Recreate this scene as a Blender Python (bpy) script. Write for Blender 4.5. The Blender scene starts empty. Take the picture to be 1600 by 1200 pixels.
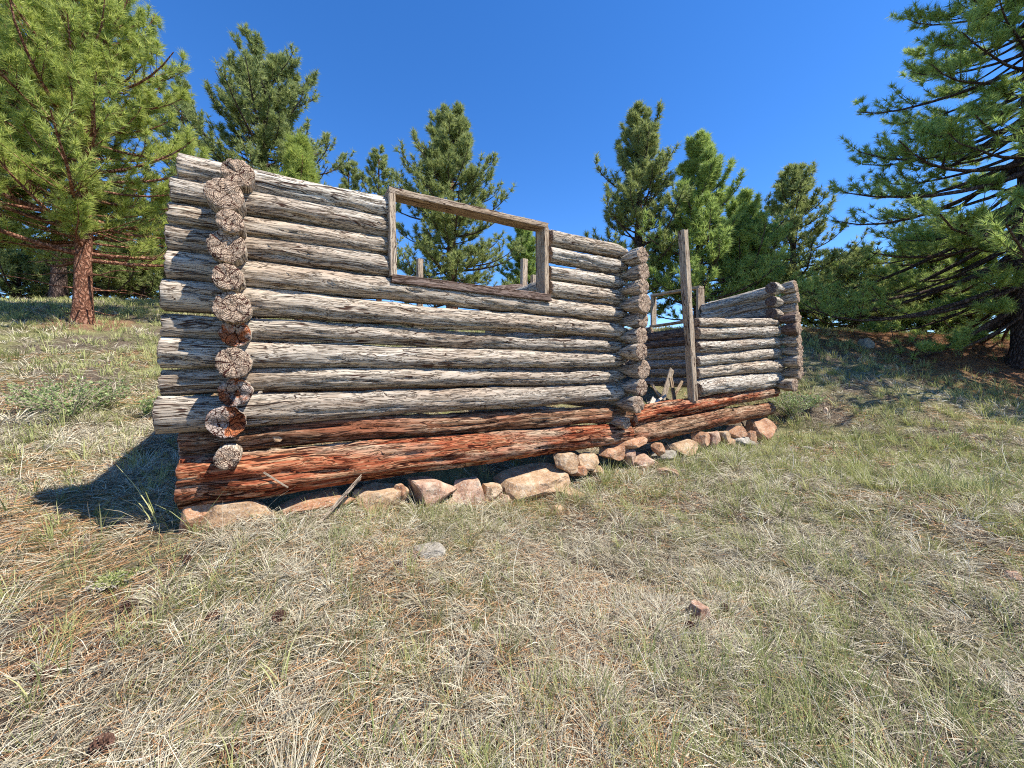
import bpy, math, random
import numpy as np
from mathutils import Vector, Matrix, noise

random.seed(7)
rng = np.random.default_rng(11)
C = bpy.context.scene.collection
R = math.radians
SC = bpy.context.scene

# ------------------------------------------------------------------ camera
F_PX = 600.0            # focal length in pixels of the 1600 px wide frame (13 mm phone lens)
HORIZ = 578.0
cam_d = bpy.data.cameras.new('camera')
cam = bpy.data.objects.new('camera', cam_d)
C.objects.link(cam)
cam_d.sensor_width = 36.0
cam_d.lens = F_PX / 1600 * 36.0
cam_d.shift_y = -(600 - HORIZ) / 1600
cam_d.clip_start = 0.05
cam_d.clip_end = 3000
cam.location = (0, 0, 0)
cam.rotation_euler = (R(90), 0, 0)
SC.camera = cam

# ------------------------------------------------------------------ sun, sky, exposure
SUN_EL = 56.0
sun_h = Vector((0.955, -0.295, 0)).normalized()
sun_dir = Vector((sun_h.x * math.cos(R(SUN_EL)), sun_h.y * math.cos(R(SUN_EL)), math.sin(R(SUN_EL))))
sd = bpy.data.lights.new('sun', 'SUN')
sd.energy = 3.6
sd.angle = R(0.53)
sd.color = (1.0, 0.95, 0.86)
so = bpy.data.objects.new('sun', sd)
C.objects.link(so)
so.rotation_euler = (-sun_dir).to_track_quat('-Z', 'Y').to_euler()

w = bpy.data.worlds.new('World')
SC.world = w
w.use_nodes = True
nt = w.node_tree
bg = nt.nodes['Background']
sky = nt.nodes.new('ShaderNodeTexSky')
sky.sky_type = 'NISHITA'
sky.sun_disc = False
sky.sun_elevation = R(SUN_EL)
sky.sun_rotation = math.atan2(sun_h.x, sun_h.y)
sky.altitude = 2500
sky.air_density = 1.0
sky.dust_density = 0.15
sky.ozone_density = 2.5
hs = nt.nodes.new('ShaderNodeHueSaturation')
hs.inputs['Saturation'].default_value = 1.29
hs.inputs['Hue'].default_value = 0.507
hs.inputs['Value'].default_value = 1.0
nt.links.new(sky.outputs[0], hs.inputs['Color'])
nt.links.new(hs.outputs[0], bg.inputs['Color'])
bg.inputs['Strength'].default_value = 0.122
SC.view_settings.view_transform = 'Standard'
SC.view_settings.look = 'None'
SC.view_settings.exposure = 1.26
SC.view_settings.gamma = 1.0
SC.cycles.max_bounces = 6
SC.cycles.use_denoising = False
SC.cycles.pixel_filter_type = 'BLACKMAN_HARRIS'
SC.cycles.filter_width = 1.1
SC.cycles.transparent_max_bounces = 8


# ------------------------------------------------------------------ helpers
def tag(o, label=None, cat=None, group=None, kind=None):
    if label: o['label'] = label
    if cat: o['category'] = cat
    if group: o['group'] = group
    if kind: o['kind'] = kind
    return o


def empty(name, loc, label, cat, group=None):
    o = bpy.data.objects.new(name, None)
    C.objects.link(o)
    o.location = loc
    o.empty_display_size = 0.2
    return tag(o, label, cat, group)


def np_mesh(name, V, F, mat=None, parent=None, smooth=False, attrs=None, mats=None, fmat=None):
    """V (n,3); F (m,k) with one k, or a list of such arrays."""
    me = bpy.data.meshes.new(name)
    V = np.ascontiguousarray(V, dtype=np.float32)
    Fs = [f for f in (F if isinstance(F, list) else [F]) if len(f)]
    me.vertices.add(len(V))
    me.vertices.foreach_set('co', V.ravel())
    loops = np.concatenate([np.asarray(f, dtype=np.int32).ravel() for f in Fs])
    counts = np.concatenate([np.full(len(f), f.shape[1], dtype=np.int32) for f in Fs])
    starts = np.concatenate([[0], np.cumsum(counts)[:-1]]).astype(np.int32)
    me.loops.add(len(loops))
    me.loops.foreach_set('vertex_index', loops)
    me.polygons.add(len(counts))
    me.polygons.foreach_set('loop_start', starts)
    me.polygons.foreach_set('loop_total', counts)
    me.polygons.foreach_set('use_smooth', np.full(len(counts), smooth, dtype=bool))
    for m in (mats or [mat]):
        me.materials.append(m)
    if fmat is not None:
        me.polygons.foreach_set('material_index', np.asarray(fmat, dtype=np.int32))
    if attrs:
        for k, a in attrs.items():
            at = me.attributes.new(k, 'FLOAT', 'POINT')
            at.data.foreach_set('value', np.asarray(a, dtype=np.float32))
    me.update(calc_edges=True)
    me.validate()
    o = bpy.data.objects.new(name, me)
    C.objects.link(o)
    if parent is not None:
        o.parent = parent
    return o


def tubes(P, Rr, k=6, ref=(0.31, 0.23, 0.92), caps=False):
    """P (M,n,3), Rr (M,n) -> V, F"""
    P = np.asarray(P, float); Rr = np.asarray(Rr, float)
    M, n, _ = P.shape
    T = np.gradient(P, axis=1)
    T /= np.linalg.norm(T, axis=2, keepdims=True) + 1e-9
    ref = np.array(ref) / np.linalg.norm(ref)
    U = np.cross(T, ref); U /= np.linalg.norm(U, axis=2, keepdims=True) + 1e-9
    W = np.cross(T, U)
    a = np.arange(k) / k * 2 * np.pi
    V = (P[:, :, None, :] + Rr[:, :, None, None] * (U[:, :, None, :] * np.cos(a)[None, None, :, None]
         + W[:, :, None, :] * np.sin(a)[None, None, :, None]))
    V = V.reshape(-1, 3)
    base = (np.arange(M)[:, None, None] * n + np.arange(n - 1)[None, :, None]) * k
    j = np.arange(k)[None, None, :]
    jn = (j + 1) % k
    Fq = np.stack([base + j, base + jn, base + k + jn, base + k + j], -1).reshape(-1, 4)
    return V, Fq


def box_part(name, A, B, wdt, hgt, mat, parent, seed=0, side=None, jag=0.0, lab=None):
    """a sawn board from A to B, with slightly uneven edges; its object frame runs along the board"""
    A = Vector(A); B = Vector(B)
    x = (B - A); L = x.length; x.normalize()
    side = Vector(side) if side is not None else Vector((0, 0, 1)).cross(x)
    y = (side - side.dot(x) * x).normalized()
    z = x.cross(y)
    n = max(4, int(L / 0.04))
    V = []; prof = []
    c = min(wdt, hgt) * 0.09
    hw, hh = wdt / 2, hgt / 2
    prof = [(-hw + c, -hh), (0, -hh), (hw - c, -hh), (hw, -hh + c), (hw, 0), (hw, hh - c), (hw - c, hh), (0, hh), (-hw + c, hh), (-hw, hh - c), (-hw, 0), (-hw, -hh + c)]
    m = len(prof)
    for i in range(n + 1):
        u = i / n * L
        for j, (a, b) in enumerate(prof):
            uu = u
            if i == 0 or i == n:
                uu += jag * (noise.noise((a * 40, b * 40, seed + i))) * (1 if i else -1)
            d = 0.05 * min(wdt, hgt) * noise.noise((u * 4 + seed, a * 30, b * 30)) + 0.02 * min(wdt, hgt) * noise.noise((u * 20 + seed, a * 90, b * 90))
            V.append((uu, a * (1 + d / hw), b * (1 + d / hh)))
    F = []
    for i in range(n):
        for j in range(m):
            F.append((i * m + j, i * m + (j + 1) % m, (i + 1) * m + (j + 1) % m, (i + 1) * m + j))
    V = np.array(V)
    Fq = np.array(F)
    c0 = len(V); V = np.vstack([V, [[0, 0, 0], [L, 0, 0]]])
    Ft = np.array([(c0, (j + 1) % m, j) for j in range(m)] + [(c0 + 1, n * m + j, n * m + (j + 1) % m) for j in range(m)])
    o = np_mesh(name, V, [Fq, Ft], mat, None)
    M = Matrix((x, y, z)).transposed().to_4x4(); M.translation = A
    if parent is not None:
        o.parent = parent
        M = parent.matrix_world.inverted() @ M
    o.matrix_local = M
    if lab: o['label'] = lab
    return o


# ------------------------------------------------------------------ materials
def new_mat(name, rough=0.85, spec=0.2):
    m = bpy.data.materials.new(name)
    m.use_nodes = True
    b = m.node_tree.nodes['Principled BSDF']
    b.inputs['Roughness'].default_value = rough
    b.inputs['Specular IOR Level'].default_value = spec
    return m, m.node_tree, b


class N:
    def __init__(s, nt): s.nt = nt
    def node(s, t, **kw):
        n = s.nt.nodes.new(t)
        for k, v in kw.items(): setattr(n, k, v)
        return n
    def link(s, a, b): s.nt.links.new(a, b)
    def mapping(s, vec, scale, loc=(0, 0, 0)):
        n = s.node('ShaderNodeMapping'); s.link(vec, n.inputs[0])
        n.inputs['Scale'].default_value = scale; n.inputs['Location'].default_value = loc
        return n.outputs[0]
    def noise(s, vec, scale, detail=4, rough=0.6, dist=0.0):
        n = s.node('ShaderNodeTexNoise'); s.link(vec, n.inputs['Vector'])
        n.inputs['Scale'].default_value = scale; n.inputs['Detail'].default_value = detail
        n.inputs['Roughness'].default_value = rough; n.inputs['Distortion'].default_value = dist
        return n.outputs[0]
    def ramp(s, fac, stops, interp='LINEAR'):
        n = s.node('ShaderNodeValToRGB'); s.link(fac, n.inputs[0])
        cr = n.color_ramp; cr.interpolation = interp
        while len(cr.elements) < len(stops): cr.elements.new(0.5)
        for e, (p, c) in zip(cr.elements, stops):
            e.position = p; e.color = (*c, 1) if len(c) == 3 else c
        return n.outputs[0]
    def mix(s, fac, a, b, mode='MIX'):
        n = s.node('ShaderNodeMix', data_type='RGBA', blend_type=mode)
        if isinstance(fac, (int, float)): n.inputs[0].default_value = fac
        else: s.link(fac, n.inputs[0])
        for v, k in ((a, 6), (b, 7)):
            if isinstance(v, tuple): n.inputs[k].default_value = (*v, 1)
            else: s.link(v, n.inputs[k])
        return n.outputs[2]
    def math(s, op, a, b=0.0, clamp=False):
        n = s.node('ShaderNodeMath', operation=op, use_clamp=clamp)
        for v, k in ((a, 0), (b, 1)):
            if isinstance(v, (int, float)): n.inputs[k].default_value = v
            else: s.link(v, n.inputs[k])
        return n.outputs[0]
    def bump(s, h, strength, dist, prev=None):
        n = s.node('ShaderNodeBump'); n.inputs['Strength'].default_value = strength
        n.inputs['Distance'].default_value = dist; s.link(h, n.inputs['Height'])
        if prev: s.link(prev, n.inputs['Normal'])
        return n.outputs[0]


def obj_coords(n):
    tc = n.node('ShaderNodeTexCoord'); oi = n.node('ShaderNodeObjectInfo')
    mul = n.node('ShaderNodeVectorMath', operation='SCALE')
    mul.inputs[0].default_value = (37.0, 11.0, 23.0)
    n.link(oi.outputs['Random'], mul.inputs['Scale'])
    add = n.node('ShaderNodeVectorMath', operation='ADD')
    n.link(tc.outputs['Object'], add.inputs[0]); n.link(mul.outputs[0], add.inputs[1])
    return add.outputs[0], tc.outputs['Object'], oi.outputs['Random']


def wood_mat(name, ramp, crack=(0.06, 0.03, 0.022), grain=1.0, crack_w=0.017, patch=None, patch_amt=0.5, bump=1.0):
    m, t, b = new_mat(name, 0.9, 0.1)
    n = N(t)
    co, raw, rnd = obj_coords(n)
    wob = n.node('ShaderNodeTexNoise'); n.link(n.mapping(co, (2.2, 6, 6)), wob.inputs['Vector'])
    wob.inputs['Scale'].default_value = 1.0; wob.inputs['Detail'].default_value = 2
    vs = n.node('ShaderNodeVectorMath', operation='SCALE'); n.link(wob.outputs['Color'], vs.inputs[0]); vs.inputs['Scale'].default_value = 0.10
    va = n.node('ShaderNodeVectorMath', operation='ADD'); n.link(co, va.inputs[0]); n.link(vs.outputs[0], va.inputs[1])
    cw = va.outputs[0]
    g1 = n.noise(n.mapping(cw, (0.8, 38 * grain, 38 * grain)), 1.0, 6, 0.7)
    g2 = n.noise(n.mapping(cw, (2.6, 130 * grain, 130 * grain)), 1.0, 4, 0.75)
    g = n.math('ADD', n.math('MULTIPLY', g1, 0.55), n.math('MULTIPLY', g2, 0.45))
    col = n.ramp(g, ramp)
    if patch:
        pn = n.noise(n.mapping(co, (1.1, 5, 5)), 1.0, 4, 0.6)
        pf = n.ramp(pn, [(0.48, (0, 0, 0)), (0.64, (1, 1, 1))])
        col = n.mix(n.math('MULTIPLY', pf, patch_amt), col, patch)
    # drying cracks: thin ridges of a stretched noise
    c1 = n.noise(n.mapping(cw, (0.55, 17 * grain, 17 * grain), (5, 3, 9)), 1.0, 2, 0.5)
    rd = n.math('ABSOLUTE', n.math('SUBTRACT', c1, 0.5))
    ck = n.ramp(rd, [(0.0, (1, 1, 1)), (crack_w * 0.4, (0.95, 0.95, 0.95)), (crack_w * 0.8, (0, 0, 0))])
    brk = n.ramp(n.noise(n.mapping(co, (1.8, 7, 7), (2, 8, 1)), 1.0, 3, 0.6), [(0.38, (0, 0, 0)), (0.48, (1, 1, 1))])
    ckf = n.math('MULTIPLY', ck, brk)
    # finer checking
    c2 = n.noise(n.mapping(cw, (3.0, 60 * grain, 60 * grain), (1, 7, 4)), 1.0, 3, 0.6)
    rd2 = n.math('ABSOLUTE', n.math('SUBTRACT', c2, 0.5))
    ck2 = n.math('MULTIPLY', n.ramp(rd2, [(0.0, (1, 1, 1)), (0.035, (0, 0, 0))]), 0.8)
    allc = n.math('MAXIMUM', ckf, ck2)
    col = n.mix(allc, col, crack)
    hv = n.math('SUBTRACT', n.math('ADD', n.math('MULTIPLY', g1, 0.7), n.math('MULTIPLY', g2, 0.4)), n.math('MULTIPLY', allc, 0.9))
    nb = n.bump(hv, bump, 0.012)
    # every log has its own general tone
    tone = n.ramp(rnd, [(0.0, (0.76, 0.72, 0.68)), (0.35, (0.98, 0.91, 0.83)), (0.7, (0.92, 0.92, 0.91)), (1.0, (1.12, 1.09, 1.05))])
    col = n.mix(1.0, col, tone, 'MULTIPLY')
    n.link(col, b.inputs['Base Color']); n.link(nb, b.inputs['Normal'])
    b.inputs['Specular IOR Level'].default_value = 0.03
    return m


def end_mat(name, light, mid, dark, patch=None):
    """sawn end of a log: rings, radial drying cracks and fine crazing (local y,z plane, x along the log)"""
    m, t, b = new_mat(name, 0.95, 0.05)
    n = N(t)
    co, raw, rnd = obj_coords(n)
    sep = n.node('ShaderNodeSeparateXYZ'); n.link(raw, sep.inputs[0])
    comb = n.node('ShaderNodeCombineXYZ'); n.link(sep.outputs[1], comb.inputs[1]); n.link(sep.outputs[2], comb.inputs[2])
    rx = n.math('MULTIPLY', rnd, 9.0); n.link(rx, comb.inputs[0])
    yz = comb.outputs[0]
    ang = n.math('ARCTAN2', sep.outputs[2], sep.outputs[1])
    ln = n.node('ShaderNodeVectorMath', operation='LENGTH')
    c0 = n.node('ShaderNodeCombineXYZ'); n.link(sep.outputs[1], c0.inputs[1]); n.link(sep.outputs[2], c0.inputs[2])
    n.link(c0.outputs[0], ln.inputs[0])
    rad = ln.outputs['Value']
    wob = n.noise(yz, 18, 3)
    ring = n.math('SINE', n.math('ADD', n.math('MULTIPLY', rad, 620), n.math('MULTIPLY', wob, 9)))
    base = n.noise(yz, 40, 5, 0.7)
    f = n.math('ADD', base, n.math('MULTIPLY', ring, 0.10))
    col = n.ramp(f, [(0.3, mid), (0.65, light)])
    vor = n.node('ShaderNodeTexVoronoi', feature='DISTANCE_TO_EDGE')
    vor.inputs['Scale'].default_value = 42
    wv = n.node('ShaderNodeVectorMath', operation='ADD'); n.link(yz, wv.inputs[0])
    wn = n.node('ShaderNodeTexNoise'); n.link(yz, wn.inputs['Vector']); wn.inputs['Scale'].default_value = 30
    wsc = n.node('ShaderNodeVectorMath', operation='SCALE'); n.link(wn.outputs['Color'], wsc.inputs[0]); wsc.inputs['Scale'].default_value = 0.045
    n.link(wsc.outputs[0], wv.inputs[1]); n.link(wv.outputs[0], vor.inputs['Vector'])
    cz = n.ramp(vor.outputs['Distance'], [(0.0, (1, 1, 1)), (0.035, (0.7, 0.7, 0.7)), (0.075, (0, 0, 0))])
    # radial splits
    ra = n.node('ShaderNodeCombineXYZ')
    n.link(n.math('MULTIPLY', n.math('COSINE', ang), 1.6), ra.inputs[1]); n.link(n.math('MULTIPLY', n.math('SINE', ang), 1.6), ra.inputs[2])
    n.link(n.math('ADD', rx, n.math('MULTIPLY', wob, 0.35)), ra.inputs[0])
    rn = n.noise(ra.outputs[0], 0.75, 2, 0.5)
    rr = n.math('ABSOLUTE', n.math('SUBTRACT', rn, 0.5))
    wid = n.math('MULTIPLY', n.math('SUBTRACT', 1.0, n.math('MULTIPLY', rad, 3.0)), 0.05)
    rc = n.math('LESS_THAN', rr, n.math('MAXIMUM', n.math('MULTIPLY', wid, 0.12), 0.003))
    vo2 = n.node('ShaderNodeTexVoronoi', feature='DISTANCE_TO_EDGE'); vo2.inputs['Scale'].default_value = 15; n.link(wv.outputs[0], vo2.inputs['Vector'])
    cz2 = n.ramp(vo2.outputs['Distance'], [(0.0, (1, 1, 1)), (0.018, (1, 1, 1)), (0.034, (0, 0, 0))])
    if patch:
        pf = n.ramp(n.noise(yz, 9, 3), [(0.46, (0, 0, 0)), (0.54, (1, 1, 1))])
        col = n.mix(pf, col, patch)
    allc = n.math('MAXIMUM', n.math('MAXIMUM', n.math('MULTIPLY', cz, 0.45), cz2), rc)
    col = n.mix(allc, col, dark)
    nb = n.bump(n.math('SUBTRACT', f, allc), 1.0, 0.012)
    n.link(col, b.inputs['Base Color']); n.link(nb, b.inputs['Normal'])
    return m


GREY = [(0.29, (0.24, 0.18, 0.135)), (0.39, (0.42, 0.35, 0.28)), (0.48, (0.53, 0.465, 0.38)), (0.60, (0.67, 0.62, 0.535))]
M_LOG = wood_mat('weathered_grey_log', GREY, patch=(0.38, 0.26, 0.17), patch_amt=0.4)
RED = [(0.33, (0.09, 0.018, 0.012)), (0.42, (0.28, 0.060, 0.030)), (0.51, (0.42, 0.15, 0.075)), (0.61, (0.60, 0.40, 0.24))]
M_RED = wood_mat('rotting_red_log', RED, crack=(0.035, 0.010, 0.008), grain=0.8, crack_w=0.03, patch=(0.50, 0.40, 0.29), patch_amt=0.85, bump=1.0)
TANW = [(0.30, (0.20, 0.14, 0.10)), (0.43, (0.40, 0.30, 0.21)), (0.58, (0.58, 0.48, 0.36))]
M_BOARD = wood_mat('sawn_board', TANW, grain=1.3, crack_w=0.03, patch=(0.46, 0.42, 0.38), patch_amt=0.5, bump=0.6)
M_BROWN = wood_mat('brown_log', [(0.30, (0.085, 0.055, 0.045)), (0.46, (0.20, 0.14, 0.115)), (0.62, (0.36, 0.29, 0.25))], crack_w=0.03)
M_TANRED = wood_mat('tan_red_log', [(0.34, (0.08, 0.03, 0.018)), (0.44, (0.27, 0.14, 0.08)), (0.54, (0.43, 0.29, 0.19)), (0.64, (0.60, 0.48, 0.36))], crack_w=0.025, grain=0.8, patch=(0.34, 0.11, 0.055), patch_amt=0.7)
M_END = end_mat('cracked_log_end', (0.56, 0.42, 0.30), (0.38, 0.26, 0.175), (0.07, 0.026, 0.02))
M_REDEND = end_mat('rotten_log_end', (0.46, 0.17, 0.07), (0.30, 0.075, 0.03), (0.05, 0.015, 0.01), patch=(0.42, 0.33, 0.27))
M_SPL = wood_mat('splinter_wood', [(0.3, (0.22, 0.15, 0.10)), (0.6, (0.50, 0.41, 0.31))], grain=2, crack_w=0.02)
M_SLAT = wood_mat('pale_strip', [(0.3, (0.36, 0.29, 0.22)), (0.6, (0.62, 0.56, 0.46))], grain=1.5, crack_w=0.01, bump=0.3)


def rock_mat(name, c1, c2, c3):
    m, t, b = new_mat(name, 0.9, 0.2)
    n = N(t)
    co, raw, rnd = obj_coords(n)
    a = n.noise(co, 9, 8, 0.65)
    col = n.ramp(a, [(0.32, c1), (0.52, c2), (0.68, c3)])
    sp = n.noise(co, 70, 3, 0.7)
    col = n.mix(n.ramp(sp, [(0.55, (0, 0, 0)), (0.66, (0.8, 0.8, 0.8))]), col, (0.50, 0.44, 0.36))
    col = n.mix(n.ramp(sp, [(0.30, (0.8, 0.8, 0.8)), (0.40, (0, 0, 0))]), col, (0.10, 0.05, 0.035))
    nb = n.bump(n.math('ADD', a, n.math('MULTIPLY', sp, 0.4)), 0.8, 0.02)
    n.link(col, b.inputs['Base Color']); n.link(nb, b.inputs['Normal'])
    return m


M_ROCK = [rock_mat('tan_granite', (0.22, 0.12, 0.065), (0.42, 0.27, 0.15), (0.56, 0.43, 0.29)),
          rock_mat('orange_sandstone', (0.24, 0.10, 0.05), (0.42, 0.22, 0.115), (0.53, 0.36, 0.22)),
          rock_mat('pink_granite', (0.22, 0.11, 0.07), (0.42, 0.26, 0.17), (0.54, 0.42, 0.30)),
          rock_mat('grey_rock', (0.14, 0.12, 0.10), (0.28, 0.25, 0.20), (0.42, 0.38, 0.32))]


def leaf_mat(name, stops, trans=0.3, rough=0.55, spec=0.3):
    m, t, b = new_mat(name, rough, spec)
    n = N(t)
    at = n.node('ShaderNodeAttribute', attribute_name='tint')
    col = n.ramp(at.outputs['Fac'], stops)
    n.link(col, b.inputs['Base Color'])
    tr = n.node('ShaderNodeBsdfTranslucent'); n.link(col, tr.inputs[0])
    mx = n.node('ShaderNodeMixShader'); mx.inputs[0].default_value = trans
    n.link(b.outputs[0], mx.inputs[1]); n.link(tr.outputs[0], mx.inputs[2])
    n.link(mx.outputs[0], t.nodes['Material Output'].inputs[0])
    return m


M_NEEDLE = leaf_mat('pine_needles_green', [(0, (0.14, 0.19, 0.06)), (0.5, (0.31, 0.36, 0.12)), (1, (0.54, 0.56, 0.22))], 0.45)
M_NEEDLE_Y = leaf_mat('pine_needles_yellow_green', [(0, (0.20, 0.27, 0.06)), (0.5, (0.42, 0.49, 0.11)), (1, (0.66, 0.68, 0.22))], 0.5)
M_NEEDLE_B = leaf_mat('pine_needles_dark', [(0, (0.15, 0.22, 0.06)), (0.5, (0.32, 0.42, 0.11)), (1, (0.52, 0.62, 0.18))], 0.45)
M_STRAW = leaf_mat('dry_straw', [(0, (0.13, 0.105, 0.085)), (0.35, (0.36, 0.30, 0.205)), (0.7, (0.57, 0.51, 0.36)), (1, (0.80, 0.76, 0.60))], 0.12, 0.7, 0.15)
M_GREEN = leaf_mat('green_grass_blades', [(0, (0.12, 0.18, 0.045)), (0.5, (0.32, 0.34, 0.115)), (1, (0.58, 0.55, 0.25))], 0.35)
M_ORANGE = leaf_mat('fallen_needles', [(0, (0.22, 0.10, 0.05)), (0.5, (0.46, 0.245, 0.11)), (1, (0.62, 0.41, 0.21))], 0.1, 0.7, 0.15)
M_SHRUB = leaf_mat('shrub_leaves', [(0, (0.12, 0.18, 0.06)), (0.5, (0.26, 0.34, 0.12)), (1, (0.44, 0.50, 0.22))], 0.3)


def bark_mat(name, dark, mid, light):
    m, t, b = new_mat(name, 0.95, 0.05)
    n = N(t)
    co, raw, rnd = obj_coords(n)
    v = n.node('ShaderNodeTexVoronoi', feature='DISTANCE_TO_EDGE')
    wq = n.node('ShaderNodeTexNoise'); n.link(co, wq.inputs['Vector']); wq.inputs['Scale'].default_value = 5; wq.inputs['Detail'].default_value = 5
    wv_ = n.node('ShaderNodeVectorMath', operation='MULTIPLY_ADD'); n.link(wq.outputs['Color'], wv_.inputs[0]); wv_.inputs[1].default_value = (0.25, 0.25, 0.25); n.link(co, wv_.inputs[2])
    n.link(n.mapping(wv_.outputs[0], (16, 16, 4.5)), v.inputs['Vector']); v.inputs['Scale'].default_value = 1.0
    ns = n.noise(n.mapping(co, (20, 20, 8)), 1.0, 6, 0.7)
    h = n.math('ADD', n.math('MULTIPLY', n.math('MINIMUM', v.outputs['Distance'], 0.3), 2.0), n.math('MULTIPLY', ns, 0.6))
    col = n.ramp(h, [(0.22, dark), (0.5, mid), (0.85, light)])
    n.link(col, b.inputs['Base Color']); n.link(n.bump(h, 1.0, 0.03), b.inputs['Normal'])
    return m


M_BARK = bark_mat('reddish_pine_bark', (0.045, 0.022, 0.016), (0.20, 0.085, 0.05), (0.38, 0.20, 0.13))
M_BARKD = bark_mat('dark_pine_bark', (0.02, 0.014, 0.013), (0.075, 0.050, 0.042), (0.17, 0.12, 0.10))

# ------------------------------------------------------------------ cabin frame: t along the front wall, s backwards
P0 = Vector((-1.95, 2.72, 0))
D1 = Vector((0.853, 0.522, 0)).normalized()
D2 = Vector((-0.522, 0.853, 0)).normalized()


def W(t, s, z): return P0 + D1 * t + D2 * s + Vector((0, 0, z))


def on_wall(px, py, s=-0.06):
    """point of the plane 's behind the front wall line' that the surveyed bearing px, py meets -> t, z"""
    r = (px - 800) / F_PX
    t = (r * (P0.y + D2.y * s) - (P0.x + D2.x * s)) / (D1.x - D1.y * r)
    Y = P0.y + D1.y * t + D2.y * s
    return t, (HORIZ - py) / F_PX * Y


def on_side(px, py, t):
    r = (px - 800) / F_PX
    s = (r * (P0.y + D1.y * t) - (P0.x + D1.x * t)) / (D2.x - D2.y * r)
    Y = P0.y + D1.y * t + D2.y * s
    return s, (HORIZ - py) / F_PX * Y


# ------------------------------------------------------------------ terrain height: thin plate spline through surveyed spots
CTRL = np.array([
    (0, -4, -1.75), (-6, -4, -1.6), (7, -4, -1.8), (0, 0, -1.56), (-3.5, 0, -1.45), (4, 0, -1.55),
    (0, 1.45, -1.50), (-1.93, 1.45, -1.40), (1.93, 1.45, -1.52), (4.2, 1.45, -1.5),
    (-1.75, 2.35, -1.08), (-0.95, 2.90, -1.15), (0.2, 3.75, -1.29), (1.55, 4.45, -1.22), (4.15, 6.4, -1.2), (5.3, 6.9, -1.0),
    (-1.0, 5.0, -0.88), (2.4, 7.1, -0.88), (-2.6, 4.6, -0.80), (4.0, 8.4, -0.75), (-2.85, 8.0, -0.2), (0.56, 10.1, 0.4),
    (-2.75, 2.7, -1.04), (-3.7, 2.85, -1.04), (-5.07, 3.8, -0.78), (-7.3, 5.5, -0.2), (-10.0, 9.0, 1.1), (-18.7, 14, 2.5), (-16, 17, 3.1), (-8, 15, 2.2),
    (4.27, 3.2, -1.20), (9.3, 7.0, -0.82), (12.0, 9.0, -0.32), (13.4, 10.3, 0.42), (6.1, 8.0, -0.32), (8.2, 10.4, 0.6), (9.4, 12.2, 1.22), (10.7, 14, 1.48), (18.7, 14, 1.15), (9.6, 9.1, -0.1),
    (0, 20, 2.0), (12, 20, 1.5), (-12, 25, 3.2), (22, 22, 1.2), (-24, 8, 2.0), (22, 4, -1.0), (-14, -4, -0.8), (15, -4, -2.0)], float)


def _tps_fit(c):
    n = len(c)
    d = np.linalg.norm(c[:, None, :2] - c[None, :, :2], axis=2)
    K = np.where(d > 0, d ** 2 * np.log(d + 1e-9), 0) + np.eye(n) * 0.05
    Pm = np.hstack([np.ones((n, 1)), c[:, :2]])
    A = np.zeros((n + 3, n + 3)); A[:n, :n] = K; A[:n, n:] = Pm; A[n:, :n] = Pm.T
    return np.linalg.solve(A, np.concatenate([c[:, 2], [0, 0, 0]]))


_TW = _tps_fit(CTRL)
GX = np.arange(-45, 45.01, 0.25); GY = np.arange(-10, 50.01, 0.25)
_gx, _gy = np.meshgrid(GX, GY, indexing='ij')
_pts = np.stack([_gx.ravel(), _gy.ravel()], 1)


def _tps(p):
    out = _TW[-3] + p[:, 0] * _TW[-2] + p[:, 1] * _TW[-1]
    for i, c in enumerate(CTRL):
        d2 = (p[:, 0] - c[0]) ** 2 + (p[:, 1] - c[1]) ** 2 + 1e-12
        out = out + _TW[i] * 0.5 * d2 * np.log(d2)
    return out


_gz = _tps(_pts).reshape(_gx.shape)
_rr = np.hypot(_gx, _gy - 6)
_w = np.clip((_rr - 17) / 16, 0, 1); _w = _w * _w * (3 - 2 * _w)
_gz = _gz * (1 - _w) + 1.3 * _w


def ground(x, y):
    x = np.asarray(x, float); y = np.asarray(y, float)
    fx = np.clip((x - GX[0]) / 0.25, 0, len(GX) - 1.001); fy = np.clip((y - GY[0]) / 0.25, 0, len(GY) - 1.001)
    i = fx.astype(int); j = fy.astype(int); u = fx - i; v = fy - j
    z = (_gz[i, j] * (1 - u) * (1 - v) + _gz[i + 1, j] * u * (1 - v) + _gz[i, j + 1] * (1 - u) * v + _gz[i + 1, j + 1] * u * v)
    return z + 0.018 * np.sin(x * 3.1 + 1.3 * np.sin(y * 2.3)) * np.cos(y * 2.7 + np.sin(x * 1.9)) + 0.012 * np.sin(x * 7.3 + y * 2.1) * np.sin(y * 6.1 - x * 1.7)


def g1(x, y): return float(ground(x, y))


def pick(px, py):
    """ground point on a bearing"""
    a = (px - 800) / F_PX; b = (HORIZ - py) / F_PX
    Y = 0.6
    while Y < 40:
        if b * Y <= g1(a * Y, Y): break
        Y += 0.02
    return Vector((a * Y, Y, g1(a * Y, Y)))


# ground sheet
def axis(lo, hi, step, far):
    a = list(np.arange(lo, hi + 1e-6, step)); s = step; x = hi
    while x < far: s *= 1.18; x += s; a.append(x)
    s = step; x = lo; b = []
    while x > -far: s *= 1.18; x -= s; b.append(x)
    return np.array(b[::-1] + a)


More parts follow.
